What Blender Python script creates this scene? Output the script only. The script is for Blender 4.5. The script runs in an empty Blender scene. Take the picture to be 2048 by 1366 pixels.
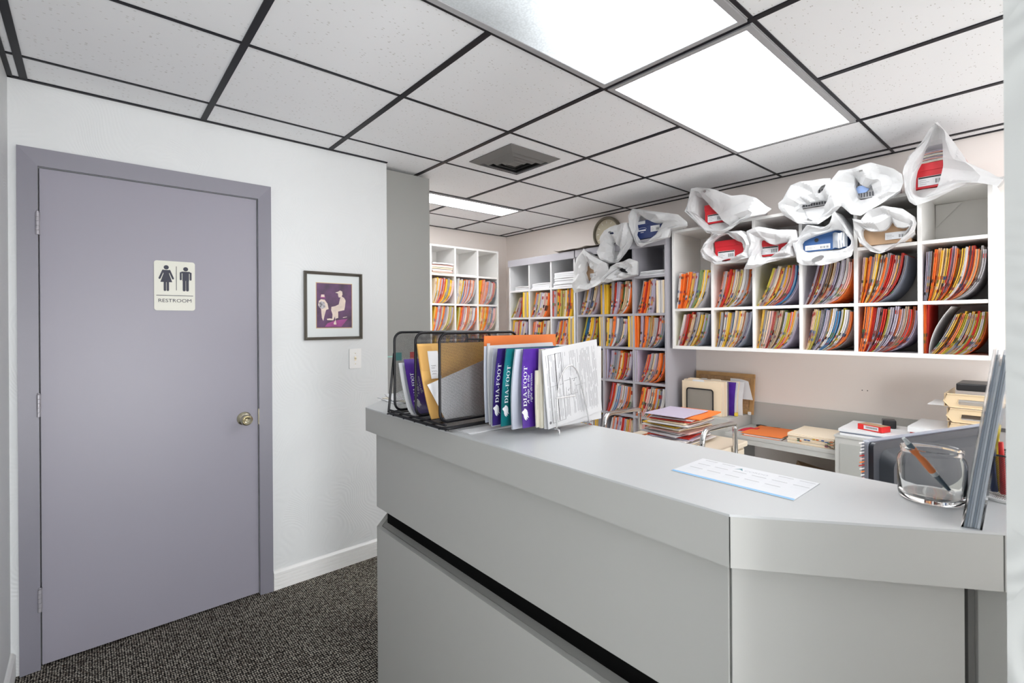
import bpy, bmesh, math, random
from mathutils import Vector, Matrix, noise

PI = math.pi
SC = bpy.context.scene
COL = SC.collection

# ------------------------------------------------------------------ camera, world, exposure, lights
TH = math.radians(49.005)
cam_d = bpy.data.cameras.new('camera')
cam = bpy.data.objects.new('camera', cam_d)
COL.objects.link(cam)
SC.camera = cam
cam_d.sensor_width = 36.0
cam_d.lens = 972.28 / 2048 * 36
cam_d.shift_y = -(683 - 647.88) / 2048
cam_d.clip_start = 0.02
_F = Vector((math.cos(TH), math.sin(TH), 0))
_R = Vector((math.sin(TH), -math.cos(TH), 0))
_U = Vector((0, 0, 1))
_ro = math.radians(-0.3713)
_R2 = _R * math.cos(_ro) + _U * math.sin(_ro)
_U2 = _U * math.cos(_ro) - _R * math.sin(_ro)
_m = Matrix((_R2, _U2, -_F)).transposed().to_4x4()
cam.matrix_world = Matrix.Translation((0, 0, 1.382)) @ _m
cam_d.dof.use_dof = True
cam_d.dof.focus_distance = 2.1
cam_d.dof.aperture_fstop = 8.0

SC.cycles.max_bounces = 16
SC.cycles.diffuse_bounces = 12
SC.cycles.transmission_bounces = 12
SC.cycles.transparent_max_bounces = 16
SC.view_settings.view_transform = 'Standard'
SC.view_settings.look = 'None'
SC.view_settings.gamma = 1.0
SC.view_settings.exposure = 0.75
SC.view_settings.use_curve_mapping = False

world = bpy.data.worlds.new('world')
SC.world = world
world.use_nodes = True
world.node_tree.nodes['Background'].inputs['Color'].default_value = (0.93, 0.96, 1.0, 1)
world.node_tree.nodes['Background'].inputs['Strength'].default_value = 1.1
TROFFER = 3.5          # brightness of the ceiling lamps' diffusers

XL0 = -0.24
CZ = 2.372             # ceiling height
def area(name, loc, sx, sy, power, rot=(0, 0, 0), color=(1, 1, 1)):
    d = bpy.data.lights.new(name, 'AREA')
    d.shape = 'RECTANGLE'; d.size = sx; d.size_y = sy; d.energy = power; d.color = color
    o = bpy.data.objects.new(name, d); o.location = loc; o.rotation_euler = rot
    COL.objects.link(o)
    return o
# added area lights out of view; the first fills the room from the rear
area('rear_fill_light', (1.66, -4.95, 1.15), 3.6, 2.1, 100, (math.radians(102), 0, 0), (0.97, 0.975, 1.0))
area('low_fill_light', (0.23, -1.9, 0.75), 0.8, 1.3, 37, (math.radians(105), 0, math.radians(-4)), (0.97, 0.98, 1.0))  # soft fill added behind the camera for low counter, door and ceiling
area('side_fill_light', (XL0 + .02, -3.5, 1.05), 2.4, 2.0, 44, (math.radians(90), 0, math.radians(-90)), (0.97, 0.985, 1.0))  # unseen fill added on the left to lift the counter front

# ------------------------------------------------------------------ materials
MATS = {}
def nt(name):
    m = bpy.data.materials.new(name); m.use_nodes = True
    t = m.node_tree
    return m, t.nodes, t.links, t.nodes['Principled BSDF']

def mat(name, rgb, rough=0.5, metal=0.0, spec=0.5, bump=None, coat=0.0, trans=0.0, var=None, emis=None):
    """bump=(scale, strength); var=(scale, amount) gives slight tone variation"""
    if name in MATS: return MATS[name]
    m, N, L, b = nt(name)
    b.inputs['Base Color'].default_value = (*rgb, 1)
    b.inputs['Roughness'].default_value = rough
    b.inputs['Metallic'].default_value = metal
    b.inputs['Specular IOR Level'].default_value = spec
    b.inputs['Coat Weight'].default_value = coat
    b.inputs['Transmission Weight'].default_value = trans
    if emis:
        b.inputs['Emission Color'].default_value = (*emis[0], 1)
        b.inputs['Emission Strength'].default_value = emis[1]
    if bump or var:
        tc = N.new('ShaderNodeTexCoord')
    if bump:
        n = N.new('ShaderNodeTexNoise'); n.inputs['Scale'].default_value = bump[0]; n.inputs['Detail'].default_value = 4
        bp = N.new('ShaderNodeBump'); bp.inputs['Strength'].default_value = bump[1]; bp.inputs['Distance'].default_value = 0.004
        L.new(tc.outputs['Object'], n.inputs['Vector']); L.new(n.outputs['Fac'], bp.inputs['Height'])
        L.new(bp.outputs['Normal'], b.inputs['Normal'])
    if var:
        n = N.new('ShaderNodeTexNoise'); n.inputs['Scale'].default_value = var[0]; n.inputs['Detail'].default_value = 3
        r = N.new('ShaderNodeValToRGB')
        a = var[1]
        r.color_ramp.elements[0].position = 0.3; r.color_ramp.elements[1].position = 0.7
        r.color_ramp.elements[0].color = (*[c * (1 - a) for c in rgb], 1)
        r.color_ramp.elements[1].color = (*[min(1, c * (1 + a)) for c in rgb], 1)
        L.new(tc.outputs['Object'], n.inputs['Vector']); L.new(n.outputs['Fac'], r.inputs['Fac'])
        L.new(r.outputs['Color'], b.inputs['Base Color'])
    MATS[name] = m
    return m

def wallpaper(name, rgb, bumpd=0.34):
    """painted wallpaper with an embossed hatch of short arcs"""
    m, N, L, b = nt(name)
    b.inputs['Base Color'].default_value = (*rgb, 1)
    b.inputs['Roughness'].default_value = 0.55
    tc = N.new('ShaderNodeTexCoord')
    nz = N.new('ShaderNodeTexNoise'); nz.inputs['Scale'].default_value = 5.0; nz.inputs['Detail'].default_value = 0
    mx = N.new('ShaderNodeMix'); mx.data_type = 'RGBA'; mx.inputs[0].default_value = 0.22
    L.new(tc.outputs['Object'], nz.inputs['Vector'])
    L.new(tc.outputs['Object'], mx.inputs[6]); L.new(nz.outputs['Color'], mx.inputs[7])
    waves = []
    for k, rot in enumerate((0.8, -0.75)):
        mp = N.new('ShaderNodeMapping'); mp.inputs['Rotation'].default_value = (rot, rot, 0.0)
        w = N.new('ShaderNodeTexWave'); w.inputs['Scale'].default_value = 22; w.inputs['Distortion'].default_value = 0.6
        w.bands_direction = 'Z'
        L.new(mx.outputs[2], mp.inputs['Vector']); L.new(mp.outputs['Vector'], w.inputs['Vector'])
        waves.append(w)
    v = N.new('ShaderNodeTexVoronoi'); v.inputs['Scale'].default_value = 7
    L.new(tc.outputs['Object'], v.inputs['Vector'])
    sep = N.new('ShaderNodeSeparateColor'); L.new(v.outputs['Color'], sep.inputs['Color'])
    gt = N.new('ShaderNodeMath'); gt.operation = 'GREATER_THAN'; gt.inputs[1].default_value = 0.5
    L.new(sep.outputs['Red'], gt.inputs[0])
    mw = N.new('ShaderNodeMix'); L.new(gt.outputs[0], mw.inputs[0])
    L.new(waves[0].outputs['Fac'], mw.inputs[2]); L.new(waves[1].outputs['Fac'], mw.inputs[3])
    bp = N.new('ShaderNodeBump'); bp.inputs['Strength'].default_value = bumpd; bp.inputs['Distance'].default_value = 0.0012
    L.new(mw.outputs[0], bp.inputs['Height']); L.new(bp.outputs['Normal'], b.inputs['Normal'])
    MATS[name] = m
    return m

def ceiling_tile_mat():
    m, N, L, b = nt('mineral_fibre_tile')
    b.inputs['Roughness'].default_value = 0.9
    tc = N.new('ShaderNodeTexCoord')
    mp = N.new('ShaderNodeMapping'); mp.inputs['Scale'].default_value = (60, 130, 60)
    v = N.new('ShaderNodeTexVoronoi'); v.inputs['Scale'].default_value = 1.0; v.inputs['Randomness'].default_value = 1
    nz = N.new('ShaderNodeTexNoise'); nz.inputs['Scale'].default_value = 8
    L.new(tc.outputs['Object'], mp.inputs['Vector']); L.new(mp.outputs['Vector'], v.inputs['Vector'])
    L.new(tc.outputs['Object'], nz.inputs['Vector'])
    sep = N.new('ShaderNodeSeparateColor'); L.new(v.outputs['Color'], sep.inputs['Color'])
    g1 = N.new('ShaderNodeMath'); g1.operation = 'GREATER_THAN'; g1.inputs[1].default_value = 0.80
    g2 = N.new('ShaderNodeMath'); g2.operation = 'LESS_THAN'; g2.inputs[1].default_value = 0.26
    mu = N.new('ShaderNodeMath'); mu.operation = 'MULTIPLY'
    L.new(sep.outputs['Red'], g1.inputs[0]); L.new(v.outputs['Distance'], g2.inputs[0])
    L.new(g1.outputs[0], mu.inputs[0]); L.new(g2.outputs[0], mu.inputs[1])
    cr = N.new('ShaderNodeMix'); cr.data_type = 'RGBA'
    cr.inputs[6].default_value = (0.83, 0.84, 0.85, 1); cr.inputs[7].default_value = (0.60, 0.595, 0.58, 1)
    L.new(mu.outputs[0], cr.inputs[0]); L.new(cr.outputs[2], b.inputs['Base Color'])
    MATS['tile'] = m
    return m

def carpet_mat():
    m, N, L, b = nt('woven_carpet')
    b.inputs['Roughness'].default_value = 0.95; b.inputs['Specular IOR Level'].default_value = 0.1
    tc = N.new('ShaderNodeTexCoord')
    mp = N.new('ShaderNodeMapping'); mp.inputs['Scale'].default_value = (115, 78, 1); mp.inputs['Rotation'].default_value = (0, 0, 0.0)
    v = N.new('ShaderNodeTexVoronoi'); v.voronoi_dimensions = '2D'; v.inputs['Scale'].default_value = 1.0; v.inputs['Randomness'].default_value = 0.28
    L.new(tc.outputs['Object'], mp.inputs['Vector']); L.new(mp.outputs['Vector'], v.inputs['Vector'])
    r = N.new('ShaderNodeValToRGB')
    e = r.color_ramp.elements
    e[0].position = 0.20; e[0].color = (1, 1, 1, 1); e[1].position = 0.52; e[1].color = (0, 0, 0, 1)
    L.new(v.outputs['Distance'], r.inputs['Fac'])
    n = N.new('ShaderNodeTexNoise'); n.inputs['Scale'].default_value = 90; n.inputs['Detail'].default_value = 2
    L.new(tc.outputs['Object'], n.inputs['Vector'])
    tone = N.new('ShaderNodeMix'); tone.data_type = 'RGBA'
    tone.inputs[6].default_value = (0.20, 0.17, 0.14, 1); tone.inputs[7].default_value = (0.66, 0.62, 0.53, 1)
    nr = N.new('ShaderNodeValToRGB'); nr.color_ramp.elements[0].position = 0.38; nr.color_ramp.elements[1].position = 0.6
    L.new(n.outputs['Fac'], nr.inputs['Fac']); L.new(nr.outputs['Color'], tone.inputs[0])
    mx = N.new('ShaderNodeMix'); mx.data_type = 'RGBA'; mx.inputs[6].default_value = (0.012, 0.011, 0.011, 1)
    L.new(r.outputs['Color'], mx.inputs[0]); L.new(tone.outputs[2], mx.inputs[7]); L.new(mx.outputs[2], b.inputs['Base Color'])
    bp = N.new('ShaderNodeBump'); bp.inputs['Distance'].default_value = 0.004
    L.new(r.outputs['Color'], bp.inputs['Height']); L.new(bp.outputs['Normal'], b.inputs['Normal'])
    MATS['carpet'] = m
    return m

def mesh_metal():
    """expanded black steel mesh: holes on a diagonal grid"""
    m, N, L, b = nt('black_steel_mesh')
    b.inputs['Base Color'].default_value = (0.03, 0.03, 0.034, 1); b.inputs['Roughness'].default_value = 0.4
    tc = N.new('ShaderNodeTexCoord'); sx = N.new('ShaderNodeSeparateXYZ'); L.new(tc.outputs['Object'], sx.inputs[0])
    ad = N.new('ShaderNodeMath'); ad.operation = 'ADD'; L.new(sx.outputs['X'], ad.inputs[0]); L.new(sx.outputs['Y'], ad.inputs[1])
    outs = []
    for op in ('ADD', 'SUBTRACT'):
        a = N.new('ShaderNodeMath'); a.operation = op; L.new(ad.outputs[0], a.inputs[0]); L.new(sx.outputs['Z'], a.inputs[1])
        k = N.new('ShaderNodeMath'); k.operation = 'MULTIPLY'; k.inputs[1].default_value = 2 * PI / 0.0036; L.new(a.outputs[0], k.inputs[0])
        s = N.new('ShaderNodeMath'); s.operation = 'SINE'; L.new(k.outputs[0], s.inputs[0])
        outs.append(s)
    mu = N.new('ShaderNodeMath'); mu.operation = 'ADD'; L.new(outs[0].outputs[0], mu.inputs[0]); L.new(outs[1].outputs[0], mu.inputs[1])
    gt = N.new('ShaderNodeMath'); gt.operation = 'GREATER_THAN'; gt.inputs[1].default_value = -0.72; L.new(mu.outputs[0], gt.inputs[0])
    L.new(gt.outputs[0], b.inputs['Alpha'])
    inv = N.new('ShaderNodeMath'); inv.operation = 'SUBTRACT'; inv.inputs[0].default_value = 1; L.new(gt.outputs[0], inv.inputs[1])
    L.new(inv.outputs[0], b.inputs['Alpha'])
    MATS['mesh'] = m
    return m

def bag_mat():
    m, N, L, b = nt('white_plastic_film')
    b.inputs['Base Color'].default_value = (0.71, 0.715, 0.72, 1); b.inputs['Roughness'].default_value = 0.38
    tr = N.new('ShaderNodeBsdfTranslucent'); tr.inputs['Color'].default_value = (0.78, 0.78, 0.78, 1)
    ms = N.new('ShaderNodeMixShader'); ms.inputs[0].default_value = 0.28
    out = N['Material Output']
    tc = N.new('ShaderNodeTexCoord')
    v = N.new('ShaderNodeTexNoise'); v.inputs['Scale'].default_value = 14; v.inputs['Detail'].default_value = 1; v.inputs['Distortion'].default_value = 2.0
    bp = N.new('ShaderNodeBump'); bp.inputs['Strength'].default_value = 0.25; bp.inputs['Distance'].default_value = 0.02
    L.new(tc.outputs['Object'], v.inputs['Vector']); L.new(v.outputs['Fac'], bp.inputs['Height'])
    L.new(bp.outputs['Normal'], b.inputs['Normal'])
    L.new(b.outputs[0], ms.inputs[1]); L.new(tr.outputs[0], ms.inputs[2]); L.new(ms.outputs[0], out.inputs['Surface'])
    MATS['bag'] = m
    return m

def glass_mat(name, tint=(1, 1, 1), rough=0.02, ior=1.45):
    m, N, L, b = nt(name)
    b.inputs['Base Color'].default_value = (*tint, 1); b.inputs['Roughness'].default_value = rough
    b.inputs['Transmission Weight'].default_value = 1.0; b.inputs['IOR'].default_value = ior
    MATS[name] = m
    return m

def diffuser_mat(name, TROFFER, center=None):
    m, N, L, b = nt(name)
    b.inputs['Base Color'].default_value = (0.8, 0.8, 0.8, 1)
    tc = N.new('ShaderNodeTexCoord')
    v = N.new('ShaderNodeTexVoronoi'); v.inputs['Scale'].default_value = 130
    L.new(tc.outputs['Object'], v.inputs['Vector'])
    mr = N.new('ShaderNodeMapRange'); mr.inputs['From Max'].default_value = 0.8
    mr.inputs['To Min'].default_value = TROFFER * 1.12; mr.inputs['To Max'].default_value = TROFFER * 0.8
    L.new(v.outputs['Distance'], mr.inputs['Value'])
    if center:   # the tubes sit over the far half: the panel is dimmer towards its near rim
        sx = N.new('ShaderNodeSeparateXYZ'); L.new(tc.outputs['Generated'], sx.inputs[0])
        g = N.new('ShaderNodeMapRange'); g.interpolation_type = 'SMOOTHSTEP'
        g.inputs['From Min'].default_value = 0.42; g.inputs['From Max'].default_value = 1.05; g.inputs['To Min'].default_value = 0.42; g.inputs['To Max'].default_value = 2.2
        L.new(sx.outputs['X'], g.inputs['Value'])
        y = N.new('ShaderNodeMapRange'); y.interpolation_type = 'SMOOTHSTEP'
        y.inputs['From Min'].default_value = 1.0; y.inputs['From Max'].default_value = 0.50; y.inputs['To Min'].default_value = 0.50; y.inputs['To Max'].default_value = 1.5
        L.new(sx.outputs['Y'], y.inputs['Value'])
        m1 = N.new('ShaderNodeMath'); m1.operation = 'MULTIPLY'; m2 = N.new('ShaderNodeMath'); m2.operation = 'MULTIPLY'
        L.new(g.outputs[0], m1.inputs[0]); L.new(y.outputs[0], m1.inputs[1]); L.new(m1.outputs[0], m2.inputs[0]); L.new(mr.outputs[0], m2.inputs[1])
        L.new(m2.outputs[0], b.inputs['Emission Strength'])
        b.inputs['Emission Color'].default_value = (0.88, 0.955, 1.0, 1); b.inputs['Base Color'].default_value = (0.2, 0.2, 0.2, 1)
        MATS[name] = m
        return m
    L.new(mr.outputs[0], b.inputs['Emission Strength'])
    b.inputs['Emission Color'].default_value = (0.97, 0.985, 1.0, 1)
    MATS['diffuser'] = m
    return m

M_WALL = wallpaper('white_wallpaper', (0.68, 0.70, 0.705))
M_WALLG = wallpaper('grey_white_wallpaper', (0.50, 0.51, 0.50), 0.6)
M_WALLW = mat('warm_white_wall_paint', (0.86, 0.80, 0.76), 0.6, bump=(60, 0.08))
M_TILE = ceiling_tile_mat()
M_CARPET = carpet_mat()
M_MESH = mesh_metal()
M_BAG = bag_mat()
M_TEE = mat('black_ceiling_tee', (0.006, 0.006, 0.010), 0.45, spec=0.25)
M_DOOR = mat('lavender_gloss_paint', (0.285, 0.275, 0.325), 0.40, bump=(14, 0.05))
M_TRIM = mat('lavender_trim_paint', (0.205, 0.20, 0.24), 0.4, bump=(20, 0.05))
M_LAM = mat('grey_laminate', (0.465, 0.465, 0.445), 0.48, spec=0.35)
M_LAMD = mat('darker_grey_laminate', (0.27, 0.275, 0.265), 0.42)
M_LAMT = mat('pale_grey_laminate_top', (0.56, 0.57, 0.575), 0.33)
M_BLACK = mat('black_recess', (0.003, 0.003, 0.003), 0.7, spec=0.1)
M_SHW = mat('white_melamine', (0.80, 0.79, 0.77), 0.4)
M_SHG = mat('lavender_grey_melamine', (0.37, 0.36, 0.39), 0.45)
M_SHG2 = mat('pale_grey_melamine', (0.66, 0.66, 0.665), 0.45)
M_WPL = mat('white_plastic', (0.80, 0.80, 0.79), 0.35)
M_PAPER = mat('white_paper', (0.70, 0.705, 0.72), 0.7)
M_BLKPL = mat('black_plastic', (0.02, 0.02, 0.022), 0.35)
M_CHROME = mat('chrome', (0.75, 0.75, 0.76), 0.08, metal=1.0)
M_STEEL = mat('satin_wire', (0.68, 0.68, 0.69), 0.22, metal=1.0)
M_BLKM = mat('black_powder_coat', (0.006, 0.006, 0.008), 0.35, spec=0.3)
M_DIFF = diffuser_mat('prismatic_diffuser', TROFFER)
M_DIFF2 = diffuser_mat('prismatic_diffuser_bright', TROFFER * 4.5)
M_DIFF1 = diffuser_mat('prismatic_diffuser_near', 1.0, (0.61, 0.915))
M_DIFF3 = diffuser_mat('prismatic_diffuser_middle', TROFFER * 1.95)

# ------------------------------------------------------------------ mesh helpers
class MB:
    def __init__(s):
        s.v = []; s.f = []; s.m = []; s.mats = []
    def mi(s, m):
        if m not in s.mats: s.mats.append(m)
        return s.mats.index(m)
    def add(s, verts, faces, m):
        o = len(s.v); k = s.mi(m)
        s.v += [Vector(p) for p in verts]
        for f in faces:
            s.f.append([o + i for i in f]); s.m.append(k)
    def box(s, a, b, m, M=None):
        x0, y0, z0 = [min(a[i], b[i]) for i in range(3)]; x1, y1, z1 = [max(a[i], b[i]) for i in range(3)]
        vs = [Vector(p) for p in ((x0, y0, z0), (x1, y0, z0), (x1, y1, z0), (x0, y1, z0), (x0, y0, z1), (x1, y0, z1), (x1, y1, z1), (x0, y1, z1))]
        if M is not None: vs = [M @ p for p in vs]
        s.add(vs, [(0, 3, 2, 1), (4, 5, 6, 7), (0, 1, 5, 4), (1, 2, 6, 5), (2, 3, 7, 6), (3, 0, 4, 7)], m)
    def prism(s, poly, M, h, m, m_side=None):
        """poly of (a,b) counter-clockwise; M maps (a,b,c); extruded c=0..h"""
        n = len(poly)
        lo = [M @ Vector((p[0], p[1], 0)) for p in poly]; hi = [M @ Vector((p[0], p[1], h)) for p in poly]
        s.add(lo + hi, [tuple(range(n - 1, -1, -1)), tuple(range(n, 2 * n))], m)
        s.add(lo + hi, [(i, (i + 1) % n, n + (i + 1) % n, n + i) for i in range(n)], m_side or m)
    def quad(s, a, b, c, d, m): s.add([a, b, c, d], [(0, 1, 2, 3)], m)
    def tube(s, pts, r, m, seg=8, closed=False, rfun=None):
        pts = [Vector(p) for p in pts]; n = len(pts)
        tang = []
        for i in range(n):
            if closed: t = pts[(i + 1) % n] - pts[i - 1]
            else: t = pts[min(i + 1, n - 1)] - pts[max(i - 1, 0)]
            tang.append(t.normalized())
        t0 = tang[0]; up = Vector((0, 0, 1)) if abs(t0.z) < 0.9 else Vector((1, 0, 0))
        nrm = (up - t0 * up.dot(t0)).normalized()
        rings = []
        for i in range(n):
            t = tang[i]; nrm = (nrm - t * nrm.dot(t)).normalized(); bn = t.cross(nrm)
            rr = r if rfun is None else rfun(i / (n - 1))
            rings.append([pts[i] + (nrm * math.cos(2 * PI * k / seg) + bn * math.sin(2 * PI * k / seg)) * rr for k in range(seg)])
        vs = [p for q in rings for p in q]; fs = []
        for i in range(n if closed else n - 1):
            j = (i + 1) % n
            for k in range(seg):
                k2 = (k + 1) % seg
                fs.append((i * seg + k, i * seg + k2, j * seg + k2, j * seg + k))
        if not closed: fs += [tuple(range(seg - 1, -1, -1)), tuple((n - 1) * seg + k for k in range(seg))]
        s.add(vs, fs, m)
    def lathe(s, prof, M, m, seg=32, cap0=True, cap1=True):
        """prof of (radius, height) along local z"""
        vs = [M @ Vector((r * math.cos(2 * PI * k / seg), r * math.sin(2 * PI * k / seg), h)) for r, h in prof for k in range(seg)]
        fs = []
        for i in range(len(prof) - 1):
            for k in range(seg):
                k2 = (k + 1) % seg
                fs.append((i * seg + k, i * seg + k2, (i + 1) * seg + k2, (i + 1) * seg + k))
        if cap0: fs.append(tuple(range(seg - 1, -1, -1)))
        if cap1: fs.append(tuple((len(prof) - 1) * seg + k for k in range(seg)))
        s.add(vs, fs, m)
    def grid(s, P, us, vs_, m, mf=None):
        o = len(s.v); nu = len(us); nv = len(vs_)
        s.v += [Vector(P(u, v)) for v in vs_ for u in us]
        for j in range(nv - 1):
            for i in range(nu - 1):
                s.f.append([o + j * nu + i, o + j * nu + i + 1, o + (j + 1) * nu + i + 1, o + (j + 1) * nu + i])
                s.m.append(s.mi(mf(i, j) if mf else m))
    def sheet(s, P, W, H, th, m, nu=8, nv=8, mback=None):
        """curved sheet with thickness; P(u,v) in metres"""
        us = [W * i / nu for i in range(nu + 1)]; vs_ = [H * i / nv for i in range(nv + 1)]
        s.grid(P, us, vs_, m)
        Q = lambda u, v: Vector(P(u, v)) - nrm_of(P, u, v) * th
        s.grid(Q, us[::-1], vs_, mback or m)
        for (a, b) in (((0, 0), (W, 0)), ((W, 0), (W, H)), ((W, H), (0, H)), ((0, H), (0, 0))):
            k = max(nu, nv)
            pts = [(a[0] + (b[0] - a[0]) * i / k, a[1] + (b[1] - a[1]) * i / k) for i in range(k + 1)]
            for i in range(k):
                s.quad(Q(*pts[i]), Q(*pts[i + 1]), Vector(P(*pts[i + 1])), Vector(P(*pts[i])), m)
    def build(s, name, parent=None, bevel=0, smooth=None, world=True):
        """world=True: vertices are in world space (parent must be unrotated); else local to the parent"""
        me = bpy.data.meshes.new(name)
        vs = s.v
        if parent is not None:
            off = parent.location if world and parent.parent is None else Vector((0, 0, 0))
            if world and parent.parent is not None: off = parent.parent.location + parent.location
            org = Vector(off)
        else:
            xs = [p.x for p in vs]; ys = [p.y for p in vs]; zs = [p.z for p in vs]
            org = Vector(((min(xs) + max(xs)) / 2, (min(ys) + max(ys)) / 2, min(zs)))
        if parent is not None and not world: org = Vector((0, 0, 0))
        me.from_pydata([p - org for p in vs], [], s.f)
        for m in s.mats: me.materials.append(m)
        me.polygons.foreach_set('material_index', s.m)
        me.update()
        if smooth is not None:
            me.polygons.foreach_set('use_smooth', [True] * len(me.polygons))
            me.set_sharp_from_angle(angle=math.radians(smooth))
        o = bpy.data.objects.new(name, me); COL.objects.link(o)
        if parent is not None: o.parent = parent
        else: o.location = org
        if bevel:
            bv = o.modifiers.new('bevel', 'BEVEL'); bv.width = bevel; bv.segments = 2; bv.limit_method = 'ANGLE'
        return o

def nrm_of(P, u, v, e=0.0008):
    a = Vector(P(u + e, v)) - Vector(P(u - e, v)); b = Vector(P(u, v + e)) - Vector(P(u, v - e))
    return a.cross(b).normalized()

def root(name, loc, rz=0.0):
    o = bpy.data.objects.new(name, None); o.location = loc; o.rotation_euler = (0, 0, rz)
    o.empty_display_size = 0.05
    COL.objects.link(o)
    return o
def tag(o, label=None, cat=None, group=None, kind=None):
    if label: o['label'] = label
    if cat: o['category'] = cat
    if group: o['group'] = group
    if kind: o['kind'] = kind
    return o
def struct(o, label=None):
    o['kind'] = 'structure'
    if label: o['label'] = label
    return o
def bxo(name, a, b, m, parent=None, bevel=0, world=True):
    q = MB(); q.box(a, b, m); return q.build(name, parent, bevel, world=world)

_TC = {}
def text_geo(txt, size=1.0, shear=0.0, bold=0.0):
    key = (txt, shear, bold)
    if key not in _TC:
        c = bpy.data.curves.new('t', 'FONT'); c.body = txt; c.size = 1.0; c.shear = shear; c.offset = bold
        c.resolution_u = 4
        o = bpy.data.objects.new('t', c); COL.objects.link(o)
        bpy.context.view_layer.update()
        me = bpy.data.meshes.new_from_object(o.evaluated_get(bpy.context.evaluated_depsgraph_get()))
        vs = [(v.co.x, v.co.y) for v in me.vertices]; fs = [tuple(p.vertices) for p in me.polygons]
        bpy.data.objects.remove(o); bpy.data.curves.remove(c); bpy.data.meshes.remove(me)
        x0 = min(v[0] for v in vs); y0 = min(v[1] for v in vs)
        _TC[key] = ([(v[0] - x0, v[1] - y0) for v in vs], fs)
    vs, fs = _TC[key]
    return [(x * size, y * size) for x, y in vs], fs
def put_text(mb, txt, size, fn, m, shear=0.0, bold=0.0, width=None):
    """fn(tx,ty) -> world point. width: rescale so that the text is this wide"""
    vs, fs = text_geo(txt, size, shear, bold)
    k = 1.0
    if width: k = width / max(v[0] for v in vs)
    mb.add([fn(x * k, y) for x, y in vs], fs, m)
def rrect(x0, y0, x1, y1, r, n=5):
    pts = []
    for cx, cy, a0 in ((x1 - r, y0 + r, -PI / 2), (x1 - r, y1 - r, 0), (x0 + r, y1 - r, PI / 2), (x0 + r, y0 + r, PI)):
        for i in range(n + 1):
            a = a0 + PI / 2 * i / n
            pts.append((cx + r * math.cos(a), cy + r * math.sin(a)))
    return pts
def smooth_path(pts, r, n=5, closed=False):
    """round the corners of a polyline"""
    pts = [Vector(p) for p in pts]; out = []
    N = len(pts)
    for i in range(N):
        if not closed and i in (0, N - 1): out.append(pts[i]); continue
        p = pts[i]; a = pts[i - 1]; b = pts[(i + 1) % N]
        d1 = (a - p); d2 = (b - p); rr = min(r, d1.length * 0.49, d2.length * 0.49)
        q0 = p + d1.normalized() * rr; q1 = p + d2.normalized() * rr
        for k in range(n + 1):
            t = k / n
            out.append(q0 * (1 - t) ** 2 + p * 2 * t * (1 - t) + q1 * t * t)
    return out
I4 = Matrix.Identity(4)
def frame(o, ax, ay):
    """matrix with origin o, local x along ax, y along ay"""
    ax = Vector(ax).normalized(); ay = Vector(ay).normalized(); az = ax.cross(ay)
    m = Matrix((ax, ay, az)).transposed().to_4x4()
    return Matrix.Translation(o) @ m
# ================================================================== THE ROOM
XL = -0.24; XW = 3.57; YD = 2.741; YB = 4.20; YR = -5.0
T = 0.61; OX = 1.0266; OY = 1.8972
struct(bxo('floor', (XL - .1, YR, -0.05), (XW + .1, YB + .1, 0), M_CARPET), 'dark brown and beige looped carpet')
struct(bxo('ceiling', (XL - .1, YR, CZ), (XW + .1, YB + .1, CZ + 0.06), M_TILE), 'suspended ceiling of speckled white tiles')
struct(bxo('wall_left', (XL - .1, YR, 0), (XL, YD + .12, CZ), M_WALL))
# door wall with an opening for the door
DX0, DX1, DZ = -0.155, 0.655, 2.032
q = MB()
q.box((XL, YD, 0), (DX0, YD + .12, CZ), M_WALL); q.box((DX1, YD, 0), (1.374, YD + .12, CZ), M_WALL)
q.box((DX0, YD, DZ), (DX1, YD + .12, CZ), M_WALL)
struct(q.build('wall_front'), 'white embossed wallpapered wall with the restroom door')
struct(bxo('wall_partition', (1.20, YD + .12, 0), (1.30, YB, CZ), M_WALLW))
struct(bxo('wall_back', (1.20, YB, 0), (XW + .1, YB + .1, CZ), M_WALLW))
struct(bxo('wall_right', (XW, YR, 0), (XW + .1, YB, CZ), M_WALLW), 'warm white office wall behind the wall shelves')
struct(bxo('wall_opening', (0.70, -1.3, 0), (0.80, 0.044, CZ), M_WALLG), 'edge of the near wall where the counter ends')
struct(bxo('wall_rear', (XL - .1, YR - .1, 0), (XW + .1, YR, CZ), M_WALLW))
struct(bxo('floor_bounce', (1.43, -1.3, 0.0), (XW, YB, 0.0015), mat('pale_bounce_floor', (.78, .78, .78), .5)), 'unseen pale floor behind the counter, added to bounce light')  # unseen floor, made pale to throw light up onto the ceiling
# baseboards: grooved white moulding
def baseboard(name, a, b, n):
    """a->b along the floor, n the outward direction"""
    a = Vector(a); b = Vector(b); n = Vector(n)
    prof = [(0, 0), (0.014, 0)]
    z = 0.006
    for k in range(4):
        prof += [(0.014, z), (0.014, z + 0.013), (0.010, z + 0.0145), (0.010, z + 0.0165)]; z += 0.018
    prof += [(0.014, z), (0.014, 0.088), (0.006, 0.098), (0, 0.1)]
    q = MB(); k = len(prof)
    vs = [a + n * p[0] + Vector((0, 0, p[1])) for p in prof] + [b + n * p[0] + Vector((0, 0, p[1])) for p in prof]
    q.add(vs, [(i, i + 1, k + i + 1, k + i) for i in range(k - 1)] + [tuple(range(k)), tuple(range(2 * k - 1, k - 1, -1))], M_WPL)
    return struct(q.build(name))
baseboard('baseboard_front', (0.718, YD, 0), (1.372, YD, 0), (0, -1, 0))
baseboard('baseboard_left', (XL, -4.9, 0), (XL, YD - .003, 0), (1, 0, 0))
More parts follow.
